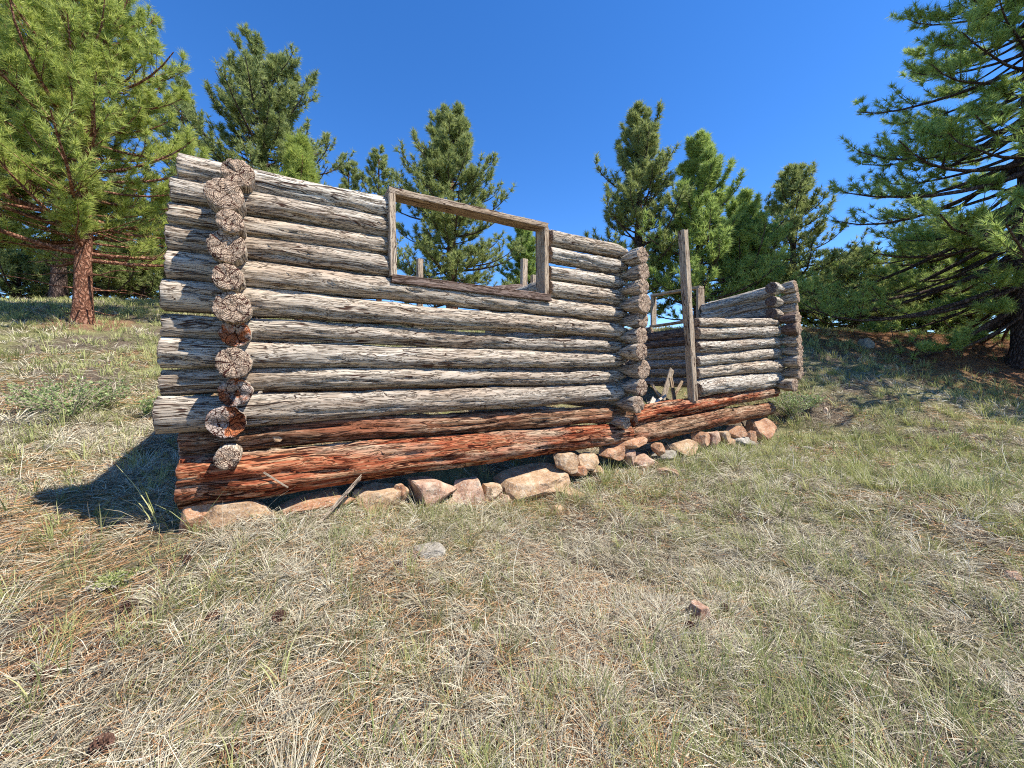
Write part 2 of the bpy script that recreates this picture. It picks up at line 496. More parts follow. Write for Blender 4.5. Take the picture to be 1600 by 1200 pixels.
ax = axis(-14, 16, 0.10, 900); ay = axis(-1, 16, 0.10, 900)
mx, my = np.meshgrid(ax, ay, indexing='ij')
mz = ground(mx, my)
far_w = np.clip((np.hypot(mx, my) - 60) / 800, 0, 1)
mz = mz - far_w * 25
fine = np.exp(-(np.hypot(mx, my) / 14) ** 2)
mz = mz + fine * 0.012 * (rng.random(mz.shape) - 0.5)
V = np.stack([mx, my, mz], -1).reshape(-1, 3)
nx, ny = mx.shape
ii, jj = np.meshgrid(np.arange(nx - 1), np.arange(ny - 1), indexing='ij')
b0 = (ii * ny + jj).ravel()
Fq = np.stack([b0, b0 + ny, b0 + ny + 1, b0 + 1], -1)
mg, tg, bgd = new_mat('meadow_soil', 0.95, 0.05)
n = N(tg)
tc = n.node('ShaderNodeTexCoord').outputs['Object']
fine_n = n.noise(tc, 55, 6, 0.75)
mid_n = n.noise(tc, 5, 5, 0.6)
low_n = n.noise(tc, 0.9, 4, 0.55)
soil = n.ramp(fine_n, [(0.34, (0.035, 0.026, 0.02)), (0.5, (0.12, 0.09, 0.065)), (0.66, (0.30, 0.24, 0.17))])
strw = n.ramp(fine_n, [(0.34, (0.06, 0.06, 0.03)), (0.5, (0.18, 0.17, 0.075)), (0.66, (0.38, 0.35, 0.18))])
col = n.mix(n.ramp(low_n, [(0.42, (0, 0, 0)), (0.6, (1, 1, 1))]), soil, strw)
duff = n.ramp(fine_n, [(0.32, (0.07, 0.03, 0.02)), (0.5, (0.23, 0.105, 0.065)), (0.66, (0.42, 0.24, 0.15))])
for cx, cy, rad in ((13.6, 10.9, 3.6), (-10.0, 9.0, 0.9)):
    dv = n.node('ShaderNodeVectorMath', operation='DISTANCE'); n.link(n.mapping(tc, (1, 1, 0)), dv.inputs[0]); dv.inputs[1].default_value = (cx, cy, 0)
    dd = n.math('ADD', dv.outputs['Value'], n.math('MULTIPLY', mid_n, rad * 0.9))
    mask = n.ramp(n.math('DIVIDE', dd, rad * 2), [(0.55, (1, 1, 1)), (0.78, (0, 0, 0))])
    col = n.mix(n.math('MULTIPLY', mask, 0.8), col, duff)
n.link(col, bgd.inputs['Base Color'])
n.link(n.bump(fine_n, 0.8, 0.03), bgd.inputs['Normal'])
gr = np_mesh('ground', V, Fq, mg, None, smooth=True)
tag(gr, kind='structure')


# ------------------------------------------------------------------ blades of grass and needles
def blades(P, az, L, ph0, ph1, wd, seg=3, twist=None):
    """P (n,3) roots; az heading; ph0->ph1 angle from vertical along the blade"""
    m = len(P)
    s = np.linspace(0, 1, seg + 1)
    pts = np.zeros((m, seg + 1, 3)); pts[:, 0] = P
    for i in range(seg):
        ph = ph0 + (ph1 - ph0) * (i + 0.5) / seg
        a = az + (0 if twist is None else twist * (i / seg))
        st = (L / seg)[:, None] * np.stack([np.sin(ph) * np.cos(a), np.sin(ph) * np.sin(a), np.cos(ph)], 1)
        pts[:, i + 1] = pts[:, i] + st
    gz = ground(pts[:, 1:, 0], pts[:, 1:, 1]) + 0.006 + 0.02 * rng.random((m, 1))
    pts[:, 1:, 2] = np.maximum(pts[:, 1:, 2], gz)
    roll = rng.uniform(-0.9, 0.9, m)
    wv = np.stack([-np.sin(az) * np.cos(roll), np.cos(az) * np.cos(roll), np.sin(roll)], 1)
    wid = wd[:, None] * np.array([0.8, 1.0, 0.8, 0.15] if seg == 3 else np.linspace(1, 0.2, seg + 1))[None, :]
    A = pts - wv[:, None] * wid[:, :, None] / 2
    B = pts + wv[:, None] * wid[:, :, None] / 2
    V = np.stack([A, B], 2).reshape(-1, 3)
    k = (seg + 1) * 2
    base = np.arange(m)[:, None] * k + np.arange(seg)[None, :] * 2
    Fq = np.stack([base, base + 1, base + 3, base + 2], -1).reshape(-1, 4)
    return V, Fq, k


def wedge(n_, r0, r1, power=1.5, half=62, cx=0.0, cy=-0.3):
    u = rng.random(n_)
    e = 2 - power
    r = (r0 ** e + u * (r1 ** e - r0 ** e)) ** (1 / e)
    a = R(90) + rng.uniform(-R(half), R(half), n_)
    return cx + r * np.cos(a), cy + r * np.sin(a), r


def vnoise(x, y, f, seed=0):
    """cheap smooth value noise, 0..1"""
    x = x * f + seed * 17.3; y = y * f + seed * 9.1
    xi = np.floor(x).astype(int); yi = np.floor(y).astype(int)
    u = x - xi; v = y - yi; u = u * u * (3 - 2 * u); v = v * v * (3 - 2 * v)
    def h(a, b):
        q = np.sin(a * 127.1 + b * 311.7 + seed * 74.7) * 43758.5453
        return q - np.floor(q)
    return (h(xi, yi) * (1 - u) + h(xi + 1, yi) * u) * (1 - v) + (h(xi, yi + 1) * (1 - u) + h(xi + 1, yi + 1) * u) * v


def cabin_ts(x, y):
    dx = x - P0.x; dy = y - P0.y
    return dx * D1.x + dy * D1.y, dx * D2.x + dy * D2.y


def keep_mask(x, y, interior=0.25):
    t, s = cabin_ts(x, y)
    ins = (t > -0.35) & (t < 8.1) & (s > -0.13) & (s < 3.7)
    return (~ins) | ((rng.random(len(x)) < interior) & (s > 0.25) & (t < 7.7))


def shade_zone(x, y):   # duff round the big pine, with few blades
    return np.hypot(x - 13.8, (y - 11.2) * 1.6) < 3.0 + vnoise(x, y, 1.2, 3) * 1.5


def tufts(name, n_t, r0, r1, per, Lr, wr, mat, tintr, flat, power, seed, prob=None, label=''):
    x, y, r = wedge(n_t, r0, r1, power)
    k = keep_mask(x, y) & (~shade_zone(x, y) | (rng.random(n_t) < 0.12))
    if prob is not None: k &= rng.random(n_t) < prob(x, y)
    x, y, r = x[k], y[k], r[k]
    m = len(x)
    sz = rng.uniform(0.6, 1.3, m)
    tone = rng.random(m)
    lean = vnoise(x, y, 0.6, seed) * 12.0
    idx = np.repeat(np.arange(m), per)
    N_ = len(idx)
    az = rng.uniform(0, 2 * np.pi, N_)
    # blades favour the local lean
    lx = np.cos(lean[idx]) * 0.7 + np.cos(az); ly = np.sin(lean[idx]) * 0.7 + np.sin(az)
    az = np.arctan2(ly, lx)
    sc = np.clip(r[idx] / 3.2, 1, 5)
    rad = rng.random(N_) ** 0.5 * 0.05 * sz[idx] * np.sqrt(sc)
    px = x[idx] + rad * np.cos(az); py = y[idx] + rad * np.sin(az)
    P = np.stack([px, py, ground(px, py) - 0.005], 1)
    L = rng.uniform(*Lr, N_) * sz[idx]
    ph0 = rng.uniform(flat[0], flat[1], N_); ph1 = ph0 + rng.uniform(flat[2], flat[3], N_)
    wd = rng.uniform(*wr, N_) * sc ** 0.9
    V, Fq, kk = blades(P, az, L, ph0, ph1, wd, 3, rng.normal(0, 0.5, N_))
    tint = np.clip(tintr[0] + (tintr[1] - tintr[0]) * (0.55 * rng.random(N_) + 0.45 * tone[idx]), 0, 1)
    o = np_mesh(name, V, Fq, mat, None, attrs={'tint': np.repeat(tint, kk)})
    tag(o, label, 'grass', kind='stuff')
    return o


def p_green(x, y):
    g = 0.28 + 0.38 * np.clip((x + y * 0.35) / 5, -0.4, 1) + 0.9 * (vnoise(x, y, 0.8, 5) - 0.5)
    g = np.where((x < -6) & (y > 6), 0.95, g)
    g = np.where((x < -2.0) & (y > 2.1) & (y < 4.2), 0.2, g)
    return np.clip(g, 0.08, 1)


def p_dry(x, y):
    return np.clip(0.42 + 1.8 * (vnoise(x, y, 1.5, 8) - 0.45) + 0.04 * (x > 1), 0.15, 1)


tufts('dry_grass', 6000, 1.0, 7.0, 42, (0.06, 0.18), (0.0016, 0.0036), M_STRAW, (0.0, 1.0), (0.5, 1.3, 0.4, 1.2), 1.2, 1, p_dry,
      'matted pale dry bunch grass covering the meadow')
tufts('distant_dry_grass', 5200, 6.5, 24.0, 22, (0.08, 0.2), (0.0022, 0.0035), M_STRAW, (0.1, 0.9), (0.3, 1.1, 0.3, 1.0), 1.3, 2, p_dry,
      'pale dry grass on the slope around the cabin')
tufts('green_grass', 7000, 1.0, 9.0, 22, (0.06, 0.17), (0.0018, 0.0036), M_GREEN, (0.0, 1.0), (0.05, 0.7, 0.1, 0.9), 1.1, 3, p_green,
      'thin green grass growing up through the dry mat')
tufts('distant_green_grass', 8500, 5.5, 26.0, 18, (0.08, 0.22), (0.0022, 0.0038), M_GREEN, (0.2, 1.0), (0.05, 0.6, 0.1, 0.8), 1.2, 4, p_green,
      'green grass on the upper slope under the pines')

def p_wall(x, y):
    t, q = cabin_ts(x, y)
    return np.clip(np.where((q < -0.25) & (q > -0.75) & (t > -0.3) & (t < 8), 1.0, 0.16 + 0.5 * (vnoise(x, y, 1.3, 31) > 0.6)), 0, 1)


tufts('dry_tussocks', 1300, 1.2, 9.0, 50, (0.10, 0.25), (0.0018, 0.0034), M_STRAW, (0.15, 0.95), (0.3, 1.0, 0.5, 1.4), 1.25, 6, p_wall,
      'taller pale bunch grass tussocks bending over')
tufts('green_tussocks', 800, 1.4, 10.0, 26, (0.12, 0.26), (0.002, 0.0036), M_GREEN, (0.1, 1.0), (0.05, 0.5, 0.2, 1.0), 1.2, 7, p_wall,
      'taller green grass tussocks among the dry grass')

# loose flat straw with no tuft
x, y, r = wedge(70000, 0.9, 12, 1.35)
k = keep_mask(x, y, 0.3); x, y, r = x[k], y[k], r[k]; m = len(x)
swirl = vnoise(x, y, 0.9, 12) * 9 + rng.normal(0, 0.8, m)
V, Fq, kk = blades(np.stack([x, y, ground(x, y) + rng.uniform(0.002, 0.03, m)], 1), swirl, rng.uniform(0.05, 0.2, m), rng.uniform(1.1, 1.5, m), rng.uniform(1.45, 1.8, m),
                   rng.uniform(0.0014, 0.0028, m) * np.clip(r / 3.2, 1, 4), 3, rng.normal(0, 0.7, m))
tag(np_mesh('fallen_straw', V, Fq, M_STRAW, None, attrs={'tint': np.repeat(np.clip(rng.random(m) * 0.8 + 0.2 * vnoise(x, y, 2, 4), 0, 1), kk)}),
    'loose straw lying flat over the soil', 'straw', kind='stuff')

# pine needles on the ground
x, y, r = wedge(230000, 0.9, 11, 1.35)
pn = 0.09 + 0.68 * np.clip(vnoise(x, y, 1.6, 21) * 1.9 - 0.85, 0, 1) + 0.10 * ((x < -1.9) & (y > 1.9) & (y < 4)) + 0.12 * (x < 0.3) * (y < 3)
pn = pn * np.where(x > 1.5, 0.55, 1)
k = keep_mask(x, y, 0.6) & (rng.random(len(x)) < pn); x, y, r = x[k], y[k], r[k]; m = len(x)
V, Fq, kk = blades(np.stack([x, y, ground(x, y) + rng.uniform(0.004, 0.035, m)], 1), rng.uniform(0, 6.28, m), rng.uniform(0.07, 0.15, m), rng.uniform(1.3, 1.6, m), rng.uniform(1.5, 1.7, m),
                   rng.uniform(0.0018, 0.0028, m) * np.clip(r / 3, 1, 4), 3, rng.normal(0, 0.3, m))
tag(np_mesh('fallen_pine_needles', V, Fq, M_ORANGE, None, attrs={'tint': np.repeat(rng.random(m), kk)}),
    'orange brown pine needles scattered over the grass', 'pine needles', kind='stuff')
# duff under the big pine
m = 24000
a = rng.uniform(0, 6.283, m); rr = rng.random(m) ** 0.6 * 5.2
x = 13.2 + rr * np.cos(a); y = 10.9 + rr * np.sin(a) * 0.8
V, Fq, kk = blades(np.stack([x, y, ground(x, y) + 0.01], 1), rng.uniform(0, 6.28, m), rng.uniform(0.1, 0.2, m), rng.uniform(1.2, 1.6, m), rng.uniform(1.5, 1.7, m), rng.uniform(0.006, 0.01, m), 3)
tag(np_mesh('needle_duff', V, Fq, M_ORANGE, None, attrs={'tint': np.repeat(rng.random(m) * 0.6, kk)}), 'reddish bed of needles under the big pine', 'pine needles', kind='stuff')

# long pale stalks, mostly right foreground, leaning
x, y, r = wedge(420, 1.6, 8, 1.3)
k = keep_mask(x, y, 0) & (rng.random(len(x)) < np.where(x > 0.8, 0.8, 0.3)); x, y, r = x[k], y[k], r[k]; m = len(x)
V, Fq, kk = blades(np.stack([x, y, ground(x, y)], 1), rng.uniform(0, 6.28, m), rng.uniform(0.22, 0.5, m), rng.uniform(0.1, 0.8, m), rng.uniform(0.5, 1.5, m), rng.uniform(0.0014, 0.0022, m) * np.clip(r / 2.6, 1, 4), 3, rng.normal(0, 0.9, m))
tag(np_mesh('grass_stalks', V, Fq, M_STRAW, None, attrs={'tint': np.repeat(rng.uniform(0.7, 1, m), kk)}), 'long pale grass stalks leaning over the meadow', 'grass', kind='stuff')


# ------------------------------------------------------------------ logs
def log(name, A, B, rA, rB, mat, endm, parent, seed, pinchA=0, pinchB=0, bend=0.02, rough=1.0, sag=0.0, bark=0.0, lab=None, capin=0.0, res=0.03, shred=0.0, na=36, notch=None):
    A = Vector(A); B = Vector(B)
    x = B - A; L = x.length; x.normalize()
    y = Vector((0, 0, 1)).cross(x).normalized(); z = x.cross(y)
    nxx = max(8, int(L / res))
    kn = [(random.uniform(0.1, 0.95) * L, random.uniform(0, 6.28), random.uniform(0.02, 0.045)) for _ in range(int(1 + L * 1.3))]
    V = np.zeros(((nxx + 1) * na, 3)); q = 0
    for i in range(nxx + 1):
        u = i / nxx * L
        f = u / L
        r0 = rA + (rB - rA) * f
        cy = bend * (noise.noise((u * 0.7 + seed * 3.1, seed, 0)) * 1.3)
        cz = bend * (noise.noise((u * 0.8 + seed * 5.7, 3, seed))) + sag * math.sin(f * math.pi) + 0.35 * bend * noise.noise((u * 3.1, seed, 7))
        pz = 1.0; py_ = 1.0
        if pinchA and u < 0.16: k_ = 1 - u / 0.16; pz *= 1 - pinchA * k_; py_ *= 1 - 0.45 * pinchA * k_
        if pinchB and L - u < 0.16: k_ = 1 - (L - u) / 0.16; pz *= 1 - pinchB * k_; py_ *= 1 - 0.45 * pinchB * k_
        if notch:
            k_ = math.exp(-((u - notch[0]) / notch[2]) ** 2); pz *= 1 - notch[1] * k_
        for j in range(na):
            a = j / na * 2 * math.pi
            ca, sa = math.cos(a), math.sin(a)
            d = 0.07 * noise.noise((u * 0.9 + seed, ca * 1.2, sa * 1.2 + seed))
            g = noise.noise((u * 0.8 + seed * 2, ca * 4.2 + seed, sa * 4.2))
            gr_ = 0.0
            if abs(g) < 0.10: gr_ = -(1 - abs(g) / 0.10) * 0.22
            g2 = noise.noise((u * 2.2 + seed, ca * 7, sa * 7 + seed)) * 0.085
            g3 = noise.noise((u * 9 + seed, ca * 14, sa * 14)) * 0.018
            sh = 0.0
            if shred:
                h_ = noise.noise((u * 1.1 + seed * 4, ca * 2.6, sa * 2.6 - seed)) + 0.5 * noise.noise((u * 3.0, ca * 7 + seed, sa * 7))
                sh = -shred * max(0, round(h_ * 4) / 4)
                sh += shred * 0.18 * noise.noise((u * 14 + seed, ca * 16, sa * 16))
            kb = 0.0
            for (ku, ka, ks) in kn:
                if abs(u - ku) < 0.16:
                    da = (a - ka + math.pi) % (2 * math.pi) - math.pi
                    dist = math.hypot((u - ku) * 0.7, da * r0)
                    if dist < ks * 2.2: kb += 0.16 * math.exp(-(dist / ks) ** 2 * 1.3)
            rr_ = r0 * (1 + d + rough * (gr_ + g2 + g3) + kb + sh)
            uu = u
            if i == 0 or i == nxx:
                uu += 0.012 * noise.noise((ca * 2 + seed, sa * 2, i)) * (1 - 0)
            V[q] = (uu, cy + rr_ * ca * py_, cz + rr_ * sa * pz); q += 1
    F = []
    for i in range(nxx):
        for j in range(na):
            F.append((i * na + j, i * na + (j + 1) % na, (i + 1) * na + (j + 1) % na, (i + 1) * na + j))
    Fq = np.array(F)
    # caps with inner rings so the end has some relief
    extra = []; caps = []; base = len(V)
    for e, row in ((0, 0), (1, nxx)):
        ring = V[row * na:(row + 1) * na]
        cen = ring.mean(0)
        prev = [row * na + j for j in range(na)]
        for fr in (0.93, 0.66, 0.33):
            pts = cen + (ring - cen) * fr
            bul = (0.006 if fr > 0.9 else 0.008) * (1 if e else -1)
            for j in range(na):
                p = pts[j].copy(); p[0] += bul + 0.006 * noise.noise((p[1] * 30 + seed, p[2] * 30, e))
                if capin:
                    h_ = noise.noise((p[1] * 9 + seed * 3, p[2] * 9, e * 5.0))
                    p[0] += (-1 if e else 1) * capin * max(0.0, h_ + 0.25) * (1.3 - fr)
                extra.append(p)
            cur = [base + len(extra) - na + j for j in range(na)]
            for j in range(na):
                a_, b_, c_, d_ = prev[j], prev[(j + 1) % na], cur[(j + 1) % na], cur[j]
                caps.append((a_, b_, c_, d_) if e else (b_, a_, d_, c_))
            prev = cur
        p = cen.copy(); p[0] += (-1 if e else 1) * capin * 0.6
        extra.append(p); ci = base + len(extra) - 1
        for j in range(na):
            a_, b_ = prev[j], prev[(j + 1) % na]
            caps.append((a_, b_, ci, ci) if e else (b_, a_, ci, ci))
    V = np.vstack([V, np.array(extra)])
    caps = np.array(caps)
    quads = caps[caps[:, 2] != caps[:, 3]]; tris = caps[caps[:, 2] == caps[:, 3]][:, :3]
    fm = [0] * len(Fq) + [1] * (len(quads) + len(tris))
    o = np_mesh(name, V, [np.vstack([Fq, quads]), tris], None, None, smooth=True, mats=[mat, endm], fmat=fm)
    M = Matrix((x, y, z)).transposed().to_4x4(); M.translation = A
    if parent is not None:
        o.parent = parent; M = parent.matrix_world.inverted() @ M
    o.matrix_local = M
    if lab: o['label'] = lab
    return o


cab_loc = W(4.0, 1.7, 0); cab_loc.z = -0.95
cabin = empty('log_cabin', cab_loc, 'roofless ruined log cabin with grey weathered logs and empty window', 'log cabin')
bpy.context.view_layer.update()

# front wall, left room: (x_left end, y at x=400, y at x=960, thickness px at left)
FRONT = [(278, 282, 389, 37), (268, 318, 413, 36), (264, 352, 439, 32), (260, 388, 463, 37), (260, 428, 489, 38), (253, 470, 515, 40),
         (253, 515, 540, 32), (250, 553, 563, 38), (250, 596, 588, 33), (245, 640, 615, 44)]
for i, (xl, y4, y9, th) in enumerate(FRONT):
    tA, zA = on_wall(400, y4); tB, zB = on_wall(960, y9)
    r4 = th / 2 / F_PX * (P0.y + D1.y * tA) * 1.13
    sl = (zB - zA) / (tB - tA)
    tl, _ = on_wall(xl, 400)
    tR = 3.93
    if i < 4:
        tw1 = on_wall(612, 400)[0] - 0.03; tw2 = on_wall(860, 400)[0] + 0.02
        log('wall_log', W(tl, 0, zA + sl * (tl - tA)), W(tw1, 0, zA + sl * (tw1 - tA)), r4 * 1.0, r4 * 0.96, M_LOG, M_END, cabin, i * 3.7 + 1, bend=0.018)
        log('wall_log', W(tw2, 0, zA + sl * (tw2 - tA)), W(tR, 0, zA + sl * (tR - tA)), r4 * 0.93, r4 * 0.88, M_LOG, M_END, cabin, i * 3.7 + 2.2, pinchB=0.62, bend=0.015)
    else:
        log('wall_log', W(tl, 0, zA + sl * (tl - tA)), W(tR, 0, zA + sl * (tR - tA)), r4 * 1.02, r4 * 0.84, M_LOG, M_END, cabin, i * 3.7 + 1, pinchB=0.62, bend=0.028)
# rotten pair at the foot of the left room
tl, zl = on_wall(280, 692); tr, zr = on_wall(990, 646)
log('wall_log', W(tl, 0.03, zl), W(tr, 0.03, zr), 0.105, 0.095, M_TANRED, M_REDEND, cabin, 51, bend=0.03, rough=1.3, shred=0.16, lab='rotten tan and red wall log')
tl, zl = on_wall(280, 753); tr, zr = on_wall(985, 677)
log('sill_log', W(tl, -0.01, zl), W(tr, 0.0, zr), 0.180, 0.125, M_RED, M_REDEND, cabin, 63, bend=0.02, rough=1.3, shred=0.15, lab='thick rotting red sill log', na=44)

# front wall, right room (right of the door post)
for i, (ya, yb, th) in enumerate([(503, 503, 13), (521, 516, 17), (541, 534, 17), (562, 551, 16), (583, 569, 19), (609, 591, 25)]):
    tA, zA = on_wall(1092, ya); tB, zB = on_wall(1212, yb)
    if i == 0: tA += 0.02
    log('wall_log', W(tA + 0.02, 0, zA), W(7.86, 0, zB), th / 2 / 600 * 5.6 * 1.05, th / 2 / 600 * 6.9 * 1.0, M_LOG, M_END, cabin, 80 + i * 2.9, pinchB=0.55, bend=0.035)
for i, (yb, th) in enumerate([(449, 18), (470, 17), (489, 17)]):
    tA, zA = on_wall(1211, yb); 
    log('wall_log', W(tA, 0, zA), W(7.86, 0, zA), th / 2 / 600 * 6.8, th / 2 / 600 * 6.8, M_LOG, M_BROWN, cabin, 90 + i * 2.9, pinchB=0.4, bend=0.01)
ta, za = on_wall(992, 653); tb, zb = on_wall(1215, 612)
log('sill_log', W(ta, 0.02, za), W(tb, 0.02, zb), 0.125, 0.10, M_RED, M_REDEND, cabin, 101, bend=0.03, rough=1.4, shred=0.22, lab='split red sill log under the doorway')
ta, za = on_wall(985, 682); tb, zb = on_wall(1207, 638)
log('sill_log', W(ta, 0, za), W(tb, 0, zb), 0.135, 0.115, M_TANRED, M_REDEND, cabin, 107, bend=0.03, rough=1.3, shred=0.10, lab='brown sill log under the doorway')

# cross walls: logs whose sawn ends stick out towards the viewer
DEPTH = 3.5
LEFT = [(372, 270, 26, 0.10), (352, 305, 30, 0.0), (359, 347, 22, 0.02), (355, 385, 30, 0.0), (355, 433, 25, 0.0), (362, 481, 30, 0.0),
        (367, 521, 25, 1), (365, 567, 29, 0.0), (367, 614, 26, 1), (353, 660, 31, 1), (356, 716, 21, 0.0)]
for i, (px, py, rp, fl) in enumerate(LEFT):
    s0 = -0.30 + (0.06 if i == 0 else 0) + (0.07 if fl == 1 else 0) + (0.03, -0.015, -0.03, 0.0, -0.02, 0.0, 0.01, -0.02, 0.0, 0.0, 0.03)[i]
    t_, z_ = on_wall(px, py, s0)
    Y = P0.y + D1.y * t_ + D2.y * s0
    rad = rp / F_PX * Y * 0.84
    rot = fl == 1
    log('wall_log', W(t_, s0, z_), W(t_ + random.uniform(-0.03, 0.03), DEPTH + random.uniform(0, .25), z_ + 0.02), rad, rad * 0.85, M_LOG, M_REDEND if rot else M_END, cabin,
        120 + i * 3.3, notch=(0.28, 0.35, 0.09), bend=0.01, rough=0.45, capin=0.11 if rot else 0.01, na=44, res=0.045, lab='log with a hollow red rotten end' if rot else None)
MID = [(1010, 399, 13), (1012, 424, 13), (1011, 448, 12), (1013, 474, 15), (1010, 499, 13), (1009, 525, 13), (1008, 550, 13), (1011, 577, 15), (1009, 605, 13), (1004, 632, 13), (985, 661, 9)]
for i, (px, py, rp) in enumerate(MID):
    s0 = -0.30 + random.uniform(-0.03, 0.03) + (0.1 if i == 10 else 0)
    t_, z_ = on_wall(px - 6, py, s0)
    rad = rp / F_PX * 4.6 * 1.08
    log('wall_log', W(t_, s0, z_), W(t_, DEPTH, z_), rad * 0.95, rad * 0.95, M_LOG, M_END, cabin, 160 + i * 2.7, bend=0.008, res=0.03, na=40, rough=0.8, notch=(0.27, 0.5, 0.10))
RIGHT = [(1248, 447, 9), (1252, 463, 9), (1250, 480, 9), (1252, 497, 9), (1253, 514, 9), (1253, 531, 9), (1256, 548, 9), (1255, 565, 9), (1256, 582, 10), (1247, 602, 9)]
sw1, zst = on_side(1095, 447, 7.85); sw2, zst2 = on_side(1022, 460, 7.85)
for i, (px, py, rp) in enumerate(RIGHT):
    s0 = (-0.16 if i < 3 else -0.30) + random.uniform(-0.04, 0.03)
    t_, z_ = on_wall(px - 5, py, s0)
    rad = rp / F_PX * 6.6 * 1.06
    if i < 3:
        log('wall_log', W(t_, s0, z_), W(7.85, sw1 - 0.05, z_ - 0.2), rad * 1.05, rad, M_LOG, M_END, cabin, 200 + i * 2.7, bend=0.01, res=0.04, notch=(0.27, 0.45, 0.09))
        if i == 2:
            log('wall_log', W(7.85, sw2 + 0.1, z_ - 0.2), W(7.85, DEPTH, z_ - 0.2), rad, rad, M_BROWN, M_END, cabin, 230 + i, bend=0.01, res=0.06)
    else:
        log('wall_log', W(t_, s0, z_), W(7.85, DEPTH, z_ - (0.12 if i < 6 else 0.02)), rad * 1.05, rad, M_LOG if i > 4 else M_BROWN, M_END, cabin, 200 + i * 2.7, bend=0.015, res=0.04, notch=(0.27, 0.45, 0.09))  # brown instead of grey puts the shade inside the room into the logs' colour
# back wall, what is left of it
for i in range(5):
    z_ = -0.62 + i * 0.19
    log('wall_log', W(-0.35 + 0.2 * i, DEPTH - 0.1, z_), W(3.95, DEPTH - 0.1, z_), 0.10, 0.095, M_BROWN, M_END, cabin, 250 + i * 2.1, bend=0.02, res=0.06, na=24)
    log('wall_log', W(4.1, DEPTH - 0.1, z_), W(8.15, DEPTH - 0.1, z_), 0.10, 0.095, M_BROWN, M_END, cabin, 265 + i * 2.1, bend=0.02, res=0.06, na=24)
for (px, y0, y1, wd_) in ((656, 405, 470, 0.10), (819, 405, 480, 0.13), (833, 430, 480, 0.09)):
    t_, z0 = on_wall(px, y0, DEPTH - 0.1)
    box_part('wall_post', W(t_ - (0.06 if px == 819 else 0), DEPTH - 0.1, -0.2), W(t_, DEPTH - 0.1, z0), wd_, 0.10, M_BOARD, cabin, px, side=D1)
t_, z_ = on_wall(806, 452, DEPTH - 0.1)
t2, z2 = on_wall(770, 450, DEPTH - 0.1)
log('wall_log', W(t2, DEPTH - 0.15, z_ - 0.10), W(t_ + 0.1, DEPTH - 0.15, z_ + 0.02), 0.10, 0.09, M_BROWN, M_END, cabin, 290, res=0.06, na=24)

# big window frame in the front wall
DV = -D2
a_t, a_z = on_wall(608, 293, -0.1); b_t, b_z = on_wall(856, 350, -0.1)
_, s_z1 = on_wall(612, 432, -0.08); _, s_z2 = on_wall(862, 462, -0.08)
hd = box_part('window_frame', W(a_t, -0.03, a_z - 0.02), W(b_t, -0.03, b_z - 0.02), 0.165, 0.055, M_BOARD, cabin, 3, side=DV, jag=0.02)
bpy.context.view_layer.update()
box_part('window_jamb', W(a_t + 0.035, -0.03, s_z1 + 0.0), W(a_t + 0.02, -0.03, a_z - 0.048), 0.055, 0.18, M_BOARD, hd, 5, side=D1)
box_part('window_jamb', W(b_t - 0.02, -0.03, s_z2 - 0.01), W(b_t - 0.025, -0.03, b_z - 0.048), 0.055, 0.17, M_BOARD, hd, 7, side=D1)
box_part('window_sill', W(a_t + 0.02, -0.02, s_z1 - 0.02), W(b_t + 0.03, -0.02, s_z2 - 0.03), 0.20, 0.075, M_BROWN, hd, 9, side=DV, jag=0.03)
# small window frame in the right side wall
_, zs1 = on_side(1095, 497, 7.85); _, zs2 = on_side(1022, 508, 7.85)
h2 = box_part('window_frame', W(7.83, sw1 - 0.03, zst - 0.03), W(7.83, sw2 + 0.03, zst2 - 0.03), 0.16, 0.05, M_BOARD, cabin, 13, side=D1)
bpy.context.view_layer.update()
box_part('window_jamb', W(7.83, sw1, zs1 - 0.05), W(7.83, sw1, zst - 0.055), 0.05, 0.22, M_BOARD, h2, 15, side=D2)
box_part('window_jamb', W(7.83, sw2, zs2 - 0.02), W(7.83, sw2, zst2 - 0.055), 0.05, 0.16, M_BOARD, h2, 17, side=D2)
box_part('window_sill', W(7.83, sw1 - 0.05, zs1 - 0.03), W(7.83, sw2 + 0.05, zs2 - 0.03), 0.17, 0.045, M_BOARD, h2, 19, side=D1)
# door post
t1, z1 = on_wall(1070, 360, -0.08); t0, z0 = on_wall(1086, 627, -0.08)
box_part('door_post', W(t0, -0.05, z0), W(t1, -0.05, z1), 0.105, 0.10, M_BOARD, cabin, 23, side=D1, jag=0.03)
# strips of wood wedged between logs
for (px, py, L) in ((545, 405, 0.0), (575, 490, 0.22), (690, 513, 0.16), (822, 514, 0.12), (665, 577, 0.13), (860, 606, 0.10), (520, 541, 0.25), (870, 640, 0.22),
                    (620, 655, 0.45), (705, 652, 0.2), (560, 450, 0.0), (1150, 501, 0.15)):
    if not L: continue
    t_, z_ = on_wall(px, py, 0.04)
    box_part('chinking_strip', W(t_ - L / 2, 0.05, z_), W(t_ + L / 2, 0.05, z_ + 0.004), 0.03, 0.035, M_SLAT, cabin, px)


